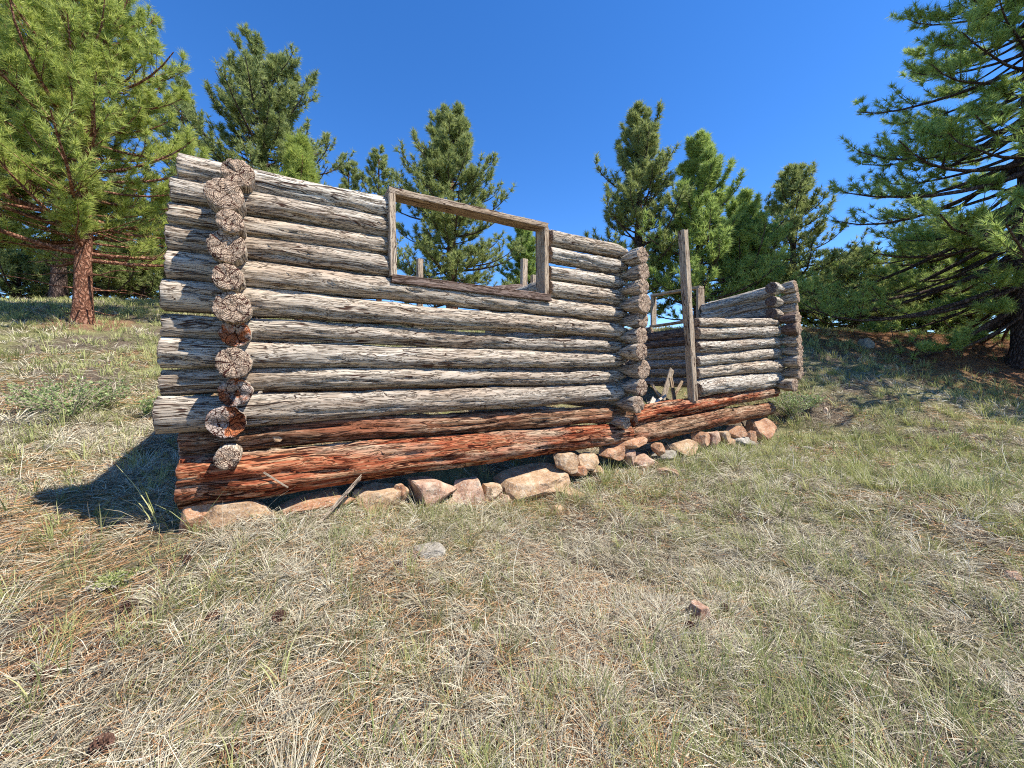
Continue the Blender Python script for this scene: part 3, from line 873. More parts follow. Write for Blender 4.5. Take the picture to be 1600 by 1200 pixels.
# ------------------------------------------------------------------ stones
def stone(px, py, wpx, hpx, mi, label, seed, depth=0.8, s=None, tilt=0.0, name='stone', group=None, ang=0.25, sink=0.5, zabs=None, yaw=None):
    """a weathered angular stone, its visible face about wpx by hpx where it stands"""
    if s is None:
        p = pick(px, py + hpx / 2)
        P = p
    else:
        t_, z_ = on_wall(px, py + hpx / 2, s)
        P = W(t_, s, z_)
    dist = P.y
    wd = wpx / F_PX * dist; hg = hpx / F_PX * dist
    rs = np.random.default_rng(seed)
    # icosphere-like point set cut by random planes
    import bmesh
    bm = bmesh.new()
    bmesh.ops.create_icosphere(bm, subdivisions=4, radius=1.0)
    V = np.array([v.co[:] for v in bm.verts]); F = np.array([[v.index for v in f.verts] for f in bm.faces]); bm.free()
    nrm = rs.normal(size=(9, 3)); nrm /= np.linalg.norm(nrm, axis=1, keepdims=True)
    nrm = np.vstack([nrm, [[0, 0, 1], [0, 0, -1], [0.2, -1, 0.1]]])
    off = rs.uniform(0.5, 0.85, len(nrm)); off[-3:] = (0.7, 0.7, 0.75)
    for a_, o_ in zip(nrm, off):
        d = V @ a_ - o_
        V = V - np.clip(d, 0, None)[:, None] * a_ * 0.99
    for i, v in enumerate(V):
        q = Vector(v)
        V[i] *= 1 + 0.10 * noise.noise(q * 1.7 + Vector((seed, 0, 0))) + 0.035 * noise.noise(q * 6 + Vector((seed, 5, 0))) + 0.018 * noise.noise(q * 15) + 0.01 * noise.noise(q * 34)
    V /= np.abs(V).max(0)
    V *= np.array([wd / 2, depth * wd / 2, hg * (1 + sink) / 2])
    o = np_mesh(name, V, F, M_ROCK[mi], None, smooth=False)
    o.location = (P.x, P.y + depth * wd * 0.3, P.z + hg / 2 - hg * sink * 0.5)
    yw = (math.atan2(D1.y, D1.x) if s is not None else rs.uniform(-0.5, 0.5)) if yaw is None else yaw
    o.rotation_euler = (rs.uniform(-0.06, 0.06), tilt, yw)
    tag(o, label, 'stone', group)
    return o


SG = 'stones along the foot of the front wall'
STN = [
    (348, 806, 84, 46, 0, 'blocky tan stone under the near left corner of the cabin'),
    (300, 806, 34, 56, 1, 'upright orange slab at the near left corner, leftmost stone'),
    (455, 797, 130, 24, 1, 'long flat orange stone under the thick red sill log'),
    (448, 826, 66, 28, 2, 'low pink stone in the grass below the long flat orange stone'),
    (578, 786, 94, 46, 0, 'large tan block where the thin splinter leans'),
    (624, 764, 20, 16, 1, 'fist sized orange stone tucked beneath the red log'),
    (668, 768, 78, 42, 2, 'faceted pink stone in the middle of the row under the sill'),
    (732, 772, 56, 50, 2, 'steep sided grey pink stone right of the faceted pink one'),
    (764, 768, 34, 24, 0, 'small tan stone between steep stone and big pale boulder'),
    (833, 757, 104, 42, 0, 'biggest pale rounded boulder in the row under the sill'),
    (886, 720, 42, 30, 0, 'tan stone behind a grass tuft, right of the pale boulder'),
    (921, 719, 34, 24, 0, 'squat tan stone left of the orange slab below the middle corner'),
    (984, 690, 60, 15, 1, 'thin orange slab lying under the middle log corner'),
    (962, 707, 56, 20, 1, 'orange stone sloping beneath the thin slab at middle corner'),
    (1008, 722, 50, 22, 2, 'reddish stone at the ground below the middle log corner'),
    (1044, 712, 40, 12, 3, 'flat grey stone below the doorway sill'),
    (1065, 700, 60, 18, 0, 'pale oval stone in front of the doorway sill'),
    (1098, 683, 26, 20, 1, 'orange cobble under the doorway sill log'),
    (1117, 685, 24, 26, 2, 'upright pinkish cobble, next right of the orange cobble'),
    (1135, 680, 20, 18, 0, 'little tan cobble left of the stacked brown slab'),
    (1158, 673, 32, 16, 1, 'brown slab on top of a grey stone near the right corner'),
    (1160, 688, 46, 12, 3, 'grey flat stone beneath the brown slab near right corner'),
    (1197, 668, 46, 34, 1, 'broad orange boulder under the far right corner by the shrub'),
]
for i, (px, py, wp, hp, mi, lb) in enumerate(STN):
    stone(px, py, wp * 1.25, hp * 0.76, mi, lb, 300 + i * 7, s=-0.14 if px > 320 else -0.12, group=SG, depth=0.75, tilt=random.uniform(-0.12, 0.12))
FILL = [(400, 812, 40, 18, 0, 'small stone between the corner block and the long flat orange stone'), (520, 806, 40, 18, 1, 'small orange stone at the foot of the thin splinter'),
        (702, 790, 22, 14, 0, 'little tan stone below the faceted pink stone'), (790, 782, 40, 14, 2, 'low stone at the left foot of the biggest pale boulder'),
        (905, 736, 30, 12, 1, 'low orange stone under the green tuft'), (935, 736, 26, 14, 0, 'little tan stone left of the reddish stone'),
        (985, 712, 30, 16, 2, 'stone wedged between two orange stones at the middle corner'), (1030, 700, 26, 14, 1, 'orange stone at the left end of the doorway sill'),
        (1082, 706, 26, 12, 2, 'pink stone between the pale oval stone and the cobbles'), (1140, 693, 30, 10, 0, 'flat tan stone at the foot of the cobbles'),
        (1176, 680, 22, 14, 1, 'orange stone left of the broad orange boulder')]
for i, (px, py, wp_, hp_, mi, lb) in enumerate(FILL):
    stone(px, py, wp_, hp_, mi, lb, 500 + i * 7, s=-0.16, group=SG, depth=0.8, tilt=random.uniform(-0.15, 0.15))
INS = [(432, 677, 18, 14, 0, 'pale pebble wedged on the thin red log near the left corner'), (470, 668, 30, 14, 2, 'tan rock behind the gap above the thin red log, left end'),
       (585, 662, 60, 16, 0, 'long pale rock showing in the gap above the thin red log'), (640, 655, 36, 14, 3, 'grey rock in the gap right of the long pale rock'),
       (700, 652, 40, 12, 2, 'pinkish rock in the gap above the thin red log, middle'), (770, 650, 44, 12, 3, 'light rubble rock at the right part of the gap')]
for i, (px, py, wp_, hp_, mi, lb) in enumerate(INS):
    stone(px, py, wp_, hp_, mi, lb, 620 + i * 7, s=0.12 if i else -0.03, group='rocks lodged between the lower logs', depth=0.7)
LS = [(896, 777, 42, 14, 0, 'flat tan stone in the grass below the pale boulder'),
      (872, 800, 26, 14, 0, 'small pale stone half hidden in grass, below the flat tan one'),
      (1046, 740, 36, 10, 2, 'flat pink stone in the grass right of the middle corner'),
      (1096, 963, 34, 26, 2, 'round pink stone alone in the foreground meadow'),
      (665, 866, 56, 14, 3, 'long grey lichen covered rock in the foreground grass'),
      (820, 925, 10, 8, 3, 'tiny white pebble in the foreground'),
      (1590, 903, 26, 12, 2, 'pink stone at the right edge of the picture'),
      (1268, 703, 24, 7, 3, 'pale chip of stone in the grass right of the cabin'),
      (1292, 641, 9, 8, 2, 'small pink stone beyond the right corner shrub'),
      (1357, 536, 24, 16, 3, 'grey boulder in the shade left of the big pine'),
      (236, 440, 44, 20, 2, 'pinkish boulder up the slope behind the left pine'),
      (70, 700, 20, 8, 3, 'grey stone in the needles at the left edge'),
      (505, 893, 14, 10, 0, 'orange tan pebble in the foreground needles')]
for i, (px, py, wp, hp, mi, lb) in enumerate(LS):
    stone(px, py, wp, hp, mi, lb, 700 + i * 5, depth=0.8)


# ------------------------------------------------------------------ loose wood
def stick(name, A, B, r, mat, label, cat, seed, flat=0.4, group=None):
    A = Vector(A); B = Vector(B)
    n_ = 14
    P = np.array([A.lerp(B, i / (n_ - 1)) + Vector((noise.noise((i * 0.5, seed, 0)), noise.noise((i * 0.5, seed, 5)), noise.noise((i * 0.5, seed, 9)))) * r * 1.6 for i in range(n_)])
    Rr = np.array([r * (0.35 + 0.65 * math.sin(math.pi * (0.12 + 0.8 * i / (n_ - 1)))) * (1 + 0.25 * noise.noise((i * 0.9, seed, 1))) for i in range(n_)])
    Vv, Ff = tubes(P[None] - P[0], Rr[None], 7)
    o = np_mesh(name, Vv, Ff, mat, None, smooth=True)
    o.location = P[0]
    tag(o, label, cat, group)
    return o


def gp(px, py, dz=0.0):
    p = pick(px, py); return Vector((p.x, p.y, p.z + dz))


def wp(px, py, s):
    t_, z_ = on_wall(px, py, s); return W(t_, s, z_)


o = box_part('wood_splinter', gp(497, 822), wp(564, 745, -0.20), 0.026, 0.008, M_SPL, None, 41, side=D1, jag=0.05)
tag(o, 'long pale wood splinter leaning on the thick red sill log', 'splinter')
o = box_part('wood_splinter', wp(412, 738, -0.19), wp(450, 762, -0.20), 0.012, 0.006, M_SPL, None, 42, side=D1)
tag(o, 'short pale splinter lying against the face of the thick red sill log', 'splinter')
stick('stick', gp(556, 838, 0.02), gp(625, 860, 0.02), 0.008, M_SLAT, 'thin bleached stick in the grass below the tan block', 'stick', 3)
stick('stick', wp(1142, 636, -0.12), gp(1166, 676, 0.05), 0.014, M_BROWN, 'brown stick propped against the doorway sill log', 'stick', 5)
stick('stick', gp(1052, 716, 0.04), gp(1106, 688, 0.05), 0.014, M_BROWN, 'crooked brown stick on the stones below the doorway', 'stick', 8)
stick('stick', gp(640, 885, 0.02), gp(652, 872, 0.03), 0.02, M_BROWN, 'dark stub of wood beside the grey lichen covered rock', 'stick', 9)
# boards heaped inside the doorway
BD = [((1028, 650), (1050, 577), 0.10, 'widest grey board leaning in the debris inside the doorway', 0.7),
      ((1058, 648), (1048, 590), 0.07, 'short grey board standing upright in the doorway debris', 0.5),
      ((1012, 628), (1066, 625), 0.06, 'level board across the debris inside the doorway', 0.45),
      ((1018, 600), (1050, 648), 0.035, 'thin brown lath slanting down to the right in the doorway', 0.35),
      ((1008, 640), (1040, 618), 0.035, 'bright sunlit broken slat at the left of the doorway debris', 0.22),
      ((1036, 650), (1066, 596), 0.05, 'narrow board leaning right behind the door post', 0.8),
      ((1012, 645), (1022, 622), 0.06, 'stubby sunlit board end beside the middle log corner', 0.15)]
for i, (a, b, wd_, lb, s_) in enumerate(BD):
    o = box_part('broken_board', wp(a[0], a[1], s_), wp(b[0], b[1], s_ + 0.12), wd_, 0.022, M_SLAT if 'sunlit' in lb else M_BOARD, None, 60 + i, side=D1, jag=0.04)  # boards labelled sunlit take the paler wood: sunlight put into the colour
    tag(o, lb, 'board', 'boards heaped inside the doorway')


# ------------------------------------------------------------------ pine cones
def cone_mesh():
    V = []; Fq = []
    L = 0.075
    for k_ in range(70):
        f = k_ / 69
        rr_ = 0.030 * math.sin(math.pi * (0.12 + 0.83 * f)) ** 0.8
        a = k_ * 2.39996; z = L * f
        ca, sa = math.cos(a), math.sin(a)
        ln = 0.016 * (1 - 0.5 * f); wd_ = 0.011
        ci = np.array([ca * rr_ * 0.45, sa * rr_ * 0.45, z])
        tip = np.array([ca * (rr_ + ln * 0.55), sa * (rr_ + ln * 0.55), z + 0.009 * (f - 0.25) + 0.003])
        sd_ = np.array([-sa, ca, 0]) * wd_ / 2
        b = len(V)
        up = np.array([0, 0, 0.0035])
        V += [ci - sd_ * 0.6, ci + sd_ * 0.6, tip + sd_, tip - sd_, ci - sd_ * 0.6 + up, ci + sd_ * 0.6 + up, tip + sd_ * 0.8 + up, tip - sd_ * 0.8 + up]
        for q in ((0, 3, 2, 1), (4, 5, 6, 7), (0, 1, 5, 4), (1, 2, 6, 5), (2, 3, 7, 6), (3, 0, 4, 7)):
            Fq.append([b + c for c in q])
    cv, cf = tubes(np.array([[[0, 0, L * i / 5] for i in range(6)]]), np.array([[0.008, 0.016, 0.018, 0.016, 0.011, 0.003]]), 8, ref=(1, 0, 0))
    cf = cf + len(V)
    return np.vstack([np.array(V), cv]), np.vstack([np.array(Fq), cf])


m_cone, tcn, bcn = new_mat('pine_cone_scales', 0.8, 0.2)
nn = N(tcn)
cc, _, _ = obj_coords(nn)
nn.link(nn.ramp(nn.noise(cc, 120, 3), [(0.35, (0.045, 0.022, 0.016)), (0.6, (0.17, 0.09, 0.06)), (0.75, (0.34, 0.24, 0.18))]), bcn.inputs['Base Color'])
cvv, cff = cone_mesh()
CONES = [(212, 948, 'reddish pine cone below the green moss patch'), (322, 972, 'grey pine cone beside pale tufts in the foreground'), (75, 1008, 'dark pine cone near the left edge'),
         (88, 1062, 'pine cone half under a pale tuft at lower left'), (150, 1182, 'large pine cone at the bottom edge of the picture'), (1137, 964, 'small dark pine cone right of the round pink stone'),
         (1082, 984, 'small dark pine cone just below the round pink stone'), (292, 878, 'small pine cone just below the cabin shadow'), (345, 1196, 'pine cone cut by the bottom edge, under the tall green blade'),
         (628, 890, 'grey pine cone left of the long lichen covered rock'), (440, 968, 'pine cone between the needles in the left foreground')]
c0_ = None
for i, (px, py, lb) in enumerate(CONES):
    p = pick(px, py)
    if c0_ is None:
        o = c0_ = np_mesh('pine_cone', cvv, cff, m_cone, None)
    else:
        o = c0_.copy(); C.objects.link(o)
    sc_ = 0.85 if i != 4 else 0.9
    if 'small' in lb: sc_ = 0.62
    o.scale = (sc_,) * 3
    o.location = (p.x, p.y, p.z + 0.02)
    o.rotation_euler = (R(80 + 20 * math.sin(i)), 0, i * 1.9)
    tag(o, lb, 'pine cone', 'pine cones in the foreground grass')


# ------------------------------------------------------------------ weeds, shrubs
def leafy(name, base, h, spread, nst, mat, label, cat, seed, leaf=0.02, per=26, stemmat=None):
    rs = np.random.default_rng(seed)
    root = empty(name, base, label, cat)
    P = np.zeros((nst, 7, 3))
    a = rs.uniform(0, 6.28, nst); ln = rs.uniform(0.6, 1.0, nst) * h
    out = rs.uniform(0.1, 1.0, nst) * spread
    for i in range(7):
        f = i / 6
        P[:, i] = np.stack([np.cos(a) * out * f ** 1.2 + rs.normal(0, 0.008, nst), np.sin(a) * out * f ** 1.2 + rs.normal(0, 0.008, nst), ln * f * (1.05 - 0.25 * f * out / spread)], 1)
    for q in range(nst): P[q, :, 2] += ground(base[0] + P[q, 0, 0], base[1] + P[q, 0, 1]) - base[2]
    Vs, Fs = tubes(P, np.tile(np.linspace(0.005, 0.0015, 7), (nst, 1)), 5)
    np_mesh('stem', Vs, Fs, stemmat or M_SLAT, root)
    idx = np.repeat(np.arange(nst), per); m_ = len(idx)
    f = rs.uniform(0.15, 1.0, m_) * 5.999
    i0 = f.astype(int); u = (f - i0)[:, None]
    c = P[idx, i0] * (1 - u) + P[idx, i0 + 1] * u
    d = rs.normal(size=(m_, 3)); d[:, 2] = np.abs(d[:, 2]) * 0.6; d /= np.linalg.norm(d, axis=1, keepdims=True)
    sv = np.cross(d, rs.normal(size=(m_, 3))); sv /= np.linalg.norm(sv, axis=1, keepdims=True)
    l_ = leaf * rs.uniform(0.7, 1.4, m_)[:, None]
    c = c + d * l_ * 0.6
    q = np.stack([c, c + d * l_ * 0.5 + sv * l_ * 0.32, c + d * l_, c + d * l_ * 0.5 - sv * l_ * 0.32], 1).reshape(-1, 3)
    np_mesh('foliage', q, np.arange(m_ * 4).reshape(-1, 4), mat, root, attrs={'tint': np.repeat(rs.random(m_), 4)})
    return root


for i, (px, py, h, sp_, ns, lb) in enumerate([
    (112, 660, 0.55, 0.62, 46, 'widest sparse leafy shrub in the meadow left of the cabin'),
    (60, 648, 0.45, 0.5, 30, 'small leafy bush left of the widest shrub'),
    (168, 640, 0.42, 0.42, 26, 'leafy bush nearest the protruding log ends at left'),
    (232, 655, 0.30, 0.22, 16, 'dark little bush touching the log ends at left corner'),
    (1236, 655, 0.55, 0.5, 60, 'light green shrub at the far right corner of the cabin'),
    (1266, 640, 0.36, 0.34, 22, 'low green shrub behind the right corner shrub')]):
    p = pick(px, py)
    leafy('shrub', p, h, sp_, ns, M_SHRUB, lb, 'shrub', 40 + i, leaf=0.030, per=28)
p = pick(180, 915)
leafy('moss_patch', p, 0.05, 0.15, 120, M_GREEN, 'bright green cushion plant in the left foreground', 'plant', 77, leaf=0.016, per=10)


def blade_plant(px, py, n_, Lr, lb, seed, lean=(0.05, 0.5), curl=(0.2, 1.0), wd_=0.006, mat=None, tint=(0.3, 1), bias=None):
    p = pick(px, py)
    global rng
    az = rng.uniform(0, 6.28, n_) if bias is None else rng.normal(bias, 0.5, n_)
    Pp = np.stack([p.x + rng.normal(0, 0.012, n_), p.y + rng.normal(0, 0.012, n_), np.full(n_, p.z)], 1)
    ph0 = rng.uniform(*lean, n_)
    V, Fq, kk = blades(Pp, az, rng.uniform(*Lr, n_), ph0, ph0 + rng.uniform(*curl, n_), np.full(n_, wd_) * rng.uniform(0.7, 1.2, n_), 3)
    V = V - np.array(p)
    o = np_mesh('grass_plant', V, Fq, mat or M_GREEN, None, attrs={'tint': np.repeat(rng.uniform(*tint, n_), kk)})
    o.location = p
    tag(o, lb, 'grass plant', 'taller grass plants among the meadow')


for i, (px, py, n_, Lr, lb) in enumerate([
    (245, 828, 9, (0.25, 0.52), 'tallest green grass plant, in the cabin shadow by the left corner'),
    (300, 838, 10, (0.15, 0.35), 'green grass plant arching over the near left stone'),
    (90, 828, 7, (0.12, 0.22), 'green grass blades at the tip of the cabin shadow'),
    (160, 842, 8, (0.12, 0.30), 'green grass blades in the cabin shadow, left of the tallest'),
    (440, 1085, 6, (0.16, 0.24), 'single dark green blade cluster in the left foreground'),
    (358, 1170, 6, (0.10, 0.17), 'dark green blades near the bottom edge, left of centre'),
    (52, 1115, 8, (0.14, 0.26), 'dark green grass plant at the lower left edge'),
    (905, 735, 12, (0.08, 0.18), 'bright green tuft in front of the tan stone'),
    (845, 735, 12, (0.12, 0.26), 'wispy green tuft behind the biggest pale boulder'),
    (955, 745, 14, (0.08, 0.18), 'green tuft below the middle log corner'),
    (640, 900, 16, (0.05, 0.12), 'bright green tuft at the end of the lichen covered rock'),
    (1548, 795, 22, (0.18, 0.34), 'tall green clump near the right edge of the picture'),
    (1260, 770, 22, (0.10, 0.2), 'green clump in the meadow below the far right corner'),
    (1185, 780, 20, (0.08, 0.18), 'green clump left of the meadow clump'),
    (1342, 810, 22, (0.08, 0.2), 'green clump in the right meadow, nearest the viewer'),
    (970, 860, 20, (0.08, 0.2), 'green clump in the middle foreground'),
    (740, 990, 14, (0.06, 0.14), 'fine green clump at the centre of the foreground'),
    (1250, 690, 26, (0.15, 0.3), 'yellow green clump spilling from the far right corner')]):
    blade_plant(px, py, n_, Lr, lb, i)


# ------------------------------------------------------------------ pines
def pine(label, px, Y, ytop, prof, nbr, tw, tuf, nd, ln, wd_, seed, mat, bark=None, droop=(10, -15), tr=0.2, base_h=0.12, side=(1, 1), lean=(0, 0),
         tint=(0, 1), bare=0.0, group='pines around the cabin', X=None, name='pine_tree', dead=0, twl=0.42, upc=0.22):
    """prof: [(height fraction, crown radius m)]; droop = branch elevation at (top, bottom) in degrees"""
    rs = np.random.default_rng(seed)
    nbr = int(nbr * 1.15); tw = int(tw * 1.25); wd_ *= 1.15; prof = [(a_, b_ * 1.02) for a_, b_ in prof]
    bark = bark or M_BARK
    X = (px - 800) / F_PX * Y if X is None else X
    zb = g1(X, Y) - 0.05
    H = (HORIZ - ytop) / F_PX * Y - zb - 0.4
    root = empty(name, (X, Y, zb), label, 'pine bush' if 'bush' in name else 'pine tree', group)
    # trunk
    n_ = 26
    f = np.linspace(0, 1, n_)
    wob = np.stack([0.12 * tr * 6 * np.sin(f * 5 + seed) * f * (1 - f) + lean[0] * f * H, 0.1 * tr * 6 * np.cos(f * 4 + seed * 2) * f * (1 - f) + lean[1] * f * H, f * H], 1)
    rad = tr * (1 - f) ** 0.8 * 0.92 + 0.012 + tr * 0.35 * np.exp(-f * H / 0.25)
    Vt, Ft = tubes(wob[None], rad[None], 16, ref=(1, 0, 0))
    for i in range(len(Vt)):
        v = Vt[i]; d = noise.noise((v[0] * 9 + seed, v[1] * 9, v[2] * 3)) * 0.16 * rad[i // 16]
        c = wob[i // 16]; Vt[i, :2] += (v[:2] - c[:2]) / (np.linalg.norm(v[:2] - c[:2]) + 1e-6) * d
    np_mesh('trunk', Vt, Ft, bark, root, smooth=True)
    # branches
    hf = base_h + (1 - base_h) * ((np.arange(nbr) + rs.random(nbr)) / nbr) ** 0.9 * 0.985
    az = np.arange(nbr) * 2.39996 + rs.normal(0, 0.35, nbr)
    pr = np.interp(hf, [p[0] for p in prof], [p[1] for p in prof])
    lf = np.clip(rs.normal(0.84, 0.27, nbr), 0.3, 1.4)
    sidef = np.where(np.cos(az) < 0, side[0], side[1])
    sidef = 1 + (sidef - 1) * np.abs(np.cos(az))
    Lb = pr * lf * sidef + 0.12
    el = R(1) * (droop[1] + (droop[0] - droop[1]) * ((hf - base_h) / (1 - base_h)) ** 0.8) + rs.normal(0, R(7), nbr)
    m = 8
    fb = np.linspace(0, 1, m)
    start = np.stack([np.interp(hf, f, wob[:, k]) for k in range(3)], 1)
    PB = np.zeros((nbr, m, 3)); PB[:, 0] = start
    aw = az.copy()
    for i in range(1, m):
        e = el + upc * 3.2 * (fb[i] ** 2) - 0.05
        aw = aw + rs.normal(0, 0.09, nbr)
        st = (Lb / (m - 1))[:, None] * np.stack([np.cos(e) * np.cos(aw), np.cos(e) * np.sin(aw), np.sin(e)], 1)
        PB[:, i] = PB[:, i - 1] + st
    rb = np.clip(Lb * 0.016, 0.008, 0.07)[:, None] * (1 - 0.85 * fb)[None] + 0.003
    Vb, Fb = tubes(PB, rb, 6)
    # twigs
    idx = np.repeat(np.arange(nbr), tw); T = len(idx)
    ft = 1 - rs.random(T) ** 0.9 * (0.78 - bare)
    tpos = ft * (m - 1.001); i0 = tpos.astype(int); u = (tpos - i0)[:, None]
    tb = PB[idx, i0] * (1 - u) + PB[idx, i0 + 1] * u
    bd = PB[idx, i0 + 1] - PB[idx, i0]; bd /= np.linalg.norm(bd, axis=1, keepdims=True)
    up = np.array([0, 0, 1.0])
    lat = np.cross(bd, up); lat /= np.linalg.norm(lat, axis=1, keepdims=True) + 1e-6
    sg = rs.choice([-1, 1], T)[:, None]
    td = bd * rs.uniform(0.35, 1.0, T)[:, None] + lat * sg * rs.uniform(0.2, 0.9, T)[:, None] + up * rs.uniform(-0.1, 0.6, T)[:, None]
    td /= np.linalg.norm(td, axis=1, keepdims=True)
    tl = Lb[idx] * twl * rs.uniform(0.35, 1.0, T) * (1.15 - ft * 0.75) + 0.08
    mt = 5
    PT = np.zeros((T, mt, 3)); PT[:, 0] = tb
    for i in range(1, mt):
        dd = td + up * 0.16 * i + rs.normal(0, 0.10, (T, 3)); dd /= np.linalg.norm(dd, axis=1, keepdims=True)
        PT[:, i] = PT[:, i - 1] + dd * (tl / (mt - 1))[:, None]
    Vw, Fw = tubes(PT, np.clip(tl * 0.012, 0.004, 0.02)[:, None] * np.linspace(1, 0.35, mt)[None], 4)
    parts = [Vb, Vw]; fs = [Fb, Fw + len(Vb)]
    if dead:   # bare grey lower limbs
        az2 = rs.uniform(0, 6.28, dead); PD = np.zeros((dead, 7, 3)); hh = rs.uniform(0.02, base_h + 0.12, dead)
        PD[:, 0] = np.stack([np.interp(hh, f, wob[:, k]) for k in range(3)], 1)
        Ld = rs.uniform(0.6, 1.8, dead); e0 = rs.uniform(-0.3, 0.3, dead)
        for i in range(1, 7):
            az2 = az2 + rs.normal(0, 0.16, dead); e0 = e0 + rs.normal(0.0, 0.13, dead)
            PD[:, i] = PD[:, i - 1] + (Ld / 6)[:, None] * np.stack([np.cos(e0) * np.cos(az2), np.cos(e0) * np.sin(az2), np.sin(e0)], 1)
        Vd, Fd = tubes(PD, np.linspace(0.02, 0.004, 7)[None] * np.ones((dead, 1)), 5)
        fs.append(Fd + len(Vb) + len(Vw)); parts.append(Vd)
    np_mesh('branches', np.vstack(parts), np.vstack(fs), M_BARKD if bark is M_BARK and mat is not M_NEEDLE_Y else bark, root, smooth=True)
    # needle tufts along each twig and at its tip
    ii_ = np.repeat(np.arange(T), tuf); K = len(ii_)
    fr = np.where(np.arange(K) % tuf == 0, 1.0, rs.uniform(0.25, 1.0, K))
    tp = fr * (mt - 1.001); i0 = tp.astype(int); u = (tp - i0)[:, None]
    c = PT[ii_, i0] * (1 - u) + PT[ii_, i0 + 1] * u
    ax_ = PT[ii_, i0 + 1] - PT[ii_, i0]; ax_ /= np.linalg.norm(ax_, axis=1, keepdims=True)
    ax_ = ax_ + up * 0.25; ax_ /= np.linalg.norm(ax_, axis=1, keepdims=True)
    j = np.repeat(np.arange(K), nd); Q = len(j)
    rv = rs.normal(size=(Q, 3)); rv -= (rv * ax_[j]).sum(1, keepdims=True) * ax_[j]; rv /= np.linalg.norm(rv, axis=1, keepdims=True)
    op = rs.uniform(0.15, 1.35, Q)[:, None]
    d = ax_[j] * np.cos(op) + rv * np.sin(op); d[:, 2] -= 0.08
    l_ = (ln * rs.uniform(0.7, 1.15, Q))[:, None]
    sv = np.cross(d, rs.normal(size=(Q, 3))); sv /= np.linalg.norm(sv, axis=1, keepdims=True)
    b = c[j] - ax_[j] * (ln * 0.35 * rs.random(Q))[:, None]
    ww = wd_ * rs.uniform(0.7, 1.2, Q)[:, None]
    V = np.stack([b - sv * ww * 0.5, b + sv * ww * 0.5, b + d * l_], 1).reshape(-1, 3)
    clump = 0.5 + 0.5 * np.sin(c[:, 0] * 3.1 + seed) * np.sin(c[:, 1] * 2.7) * np.sin(c[:, 2] * 3.3)
    tn = np.clip(0.45 * rs.random(Q) + 0.3 * rs.random(K)[j] + 0.25 * clump[j], 0, 1)
    tn = tint[0] + (tint[1] - tint[0]) * tn
    np_mesh('crown', V, np.arange(Q * 3).reshape(-1, 3), mat, root, attrs={'tint': np.repeat(tn, 3)})
    return root


NEARG = 'young pines left of the cabin'
# left group
pine('bright young pine with bare red trunk left of the cabin', 130, 9.0, -90, [(0, 2.3), (0.15, 2.9), (0.4, 2.5), (0.65, 1.8), (0.85, 1.0), (1, 0.25)], 140, 15, 4, 24, 0.18, 0.012, 5, M_NEEDLE_Y, tr=0.17, tint=(0.2, 1),
     base_h=0.17, droop=(45, -4), dead=26, group='pines left of the cabin', lean=(0.012, 0))
pine('pine cut off by the left edge of the picture', -40, 8.6, -130, [(0, 2.0), (0.2, 2.4), (0.5, 2.0), (0.8, 1.2), (1, 0.2)], 105, 12, 4, 24, 0.17, 0.011, 6, M_NEEDLE_Y, tr=0.15, base_h=0.2, droop=(45, 0),
     group='pines left of the cabin')
pine('pine with dark trunk standing behind the bright young pine', 92, 14.0, -20, [(0, 2.6), (0.2, 2.9), (0.5, 2.3), (0.8, 1.3), (1, 0.3)], 100, 11, 3, 18, 0.2, 0.02, 8, M_NEEDLE, M_BARKD, tr=0.22, base_h=0.16,
     droop=(40, -10), group='pines left of the cabin', dead=10)
pine('slim dark pine between the bright young pine and the tall one', 285, 17.0, 122, [(0, 1.5), (0.2, 1.9), (0.5, 1.7), (0.75, 1.0), (1, 0.2)], 85, 9, 3, 16, 0.2, 0.026, 9, M_NEEDLE, tr=0.2, droop=(35, -10))
pine('tall full pine rising behind the left log corner', 414, 13.5, 78, [(0, 2.6), (0.3, 2.6), (0.5, 2.3), (0.7, 1.8), (0.85, 1.35), (0.95, 0.85), (1, 0.35)], 135, 12, 4, 16, 0.19, 0.021, 10, M_NEEDLE, M_BARKD, tr=0.22, droop=(30, -8))
pine('small yellow green pine peeking over the top log', 468, 9.0, 205, [(0, 1.0), (0.4, 1.0), (0.7, 0.75), (0.9, 0.4), (1, 0.15)], 70, 9, 4, 20, 0.17, 0.013, 11, M_NEEDLE_Y, tr=0.09, droop=(60, 20), tint=(0, .8))
pine('sparse pine top right of the small yellow green pine', 592, 18.0, 226, [(0, 1.4), (0.5, 1.3), (0.75, 0.9), (1, 0.2)], 60, 7, 3, 14, 0.2, 0.026, 12, M_NEEDLE, tr=0.15, droop=(35, 0))
pine('shorter sparse pine left of the sparse pine top', 545, 18.5, 240, [(0, 1.2), (0.5, 1.1), (0.8, 0.8), (1, 0.2)], 55, 7, 3, 14, 0.2, 0.026, 13, M_NEEDLE, tr=0.14, droop=(35, 0))
pine('tall pine seen through the big window frame', 706, 14.0, 162, [(0, 2.3), (0.3, 2.2), (0.5, 1.75), (0.62, 1.85), (0.75, 1.2), (0.9, 0.7), (1, 0.25)], 130, 11, 4, 16, 0.2, 0.022, 14, M_NEEDLE, tr=0.24, droop=(25, -8))
pine('small dark pine in the right half of the window frame', 818, 17.0, 345, [(0, 1.0), (0.4, 1.2), (0.7, 0.8), (1, 0.2)], 70, 8, 3, 16, 0.2, 0.025, 15, M_NEEDLE_B, tr=0.13, droop=(35, 5))
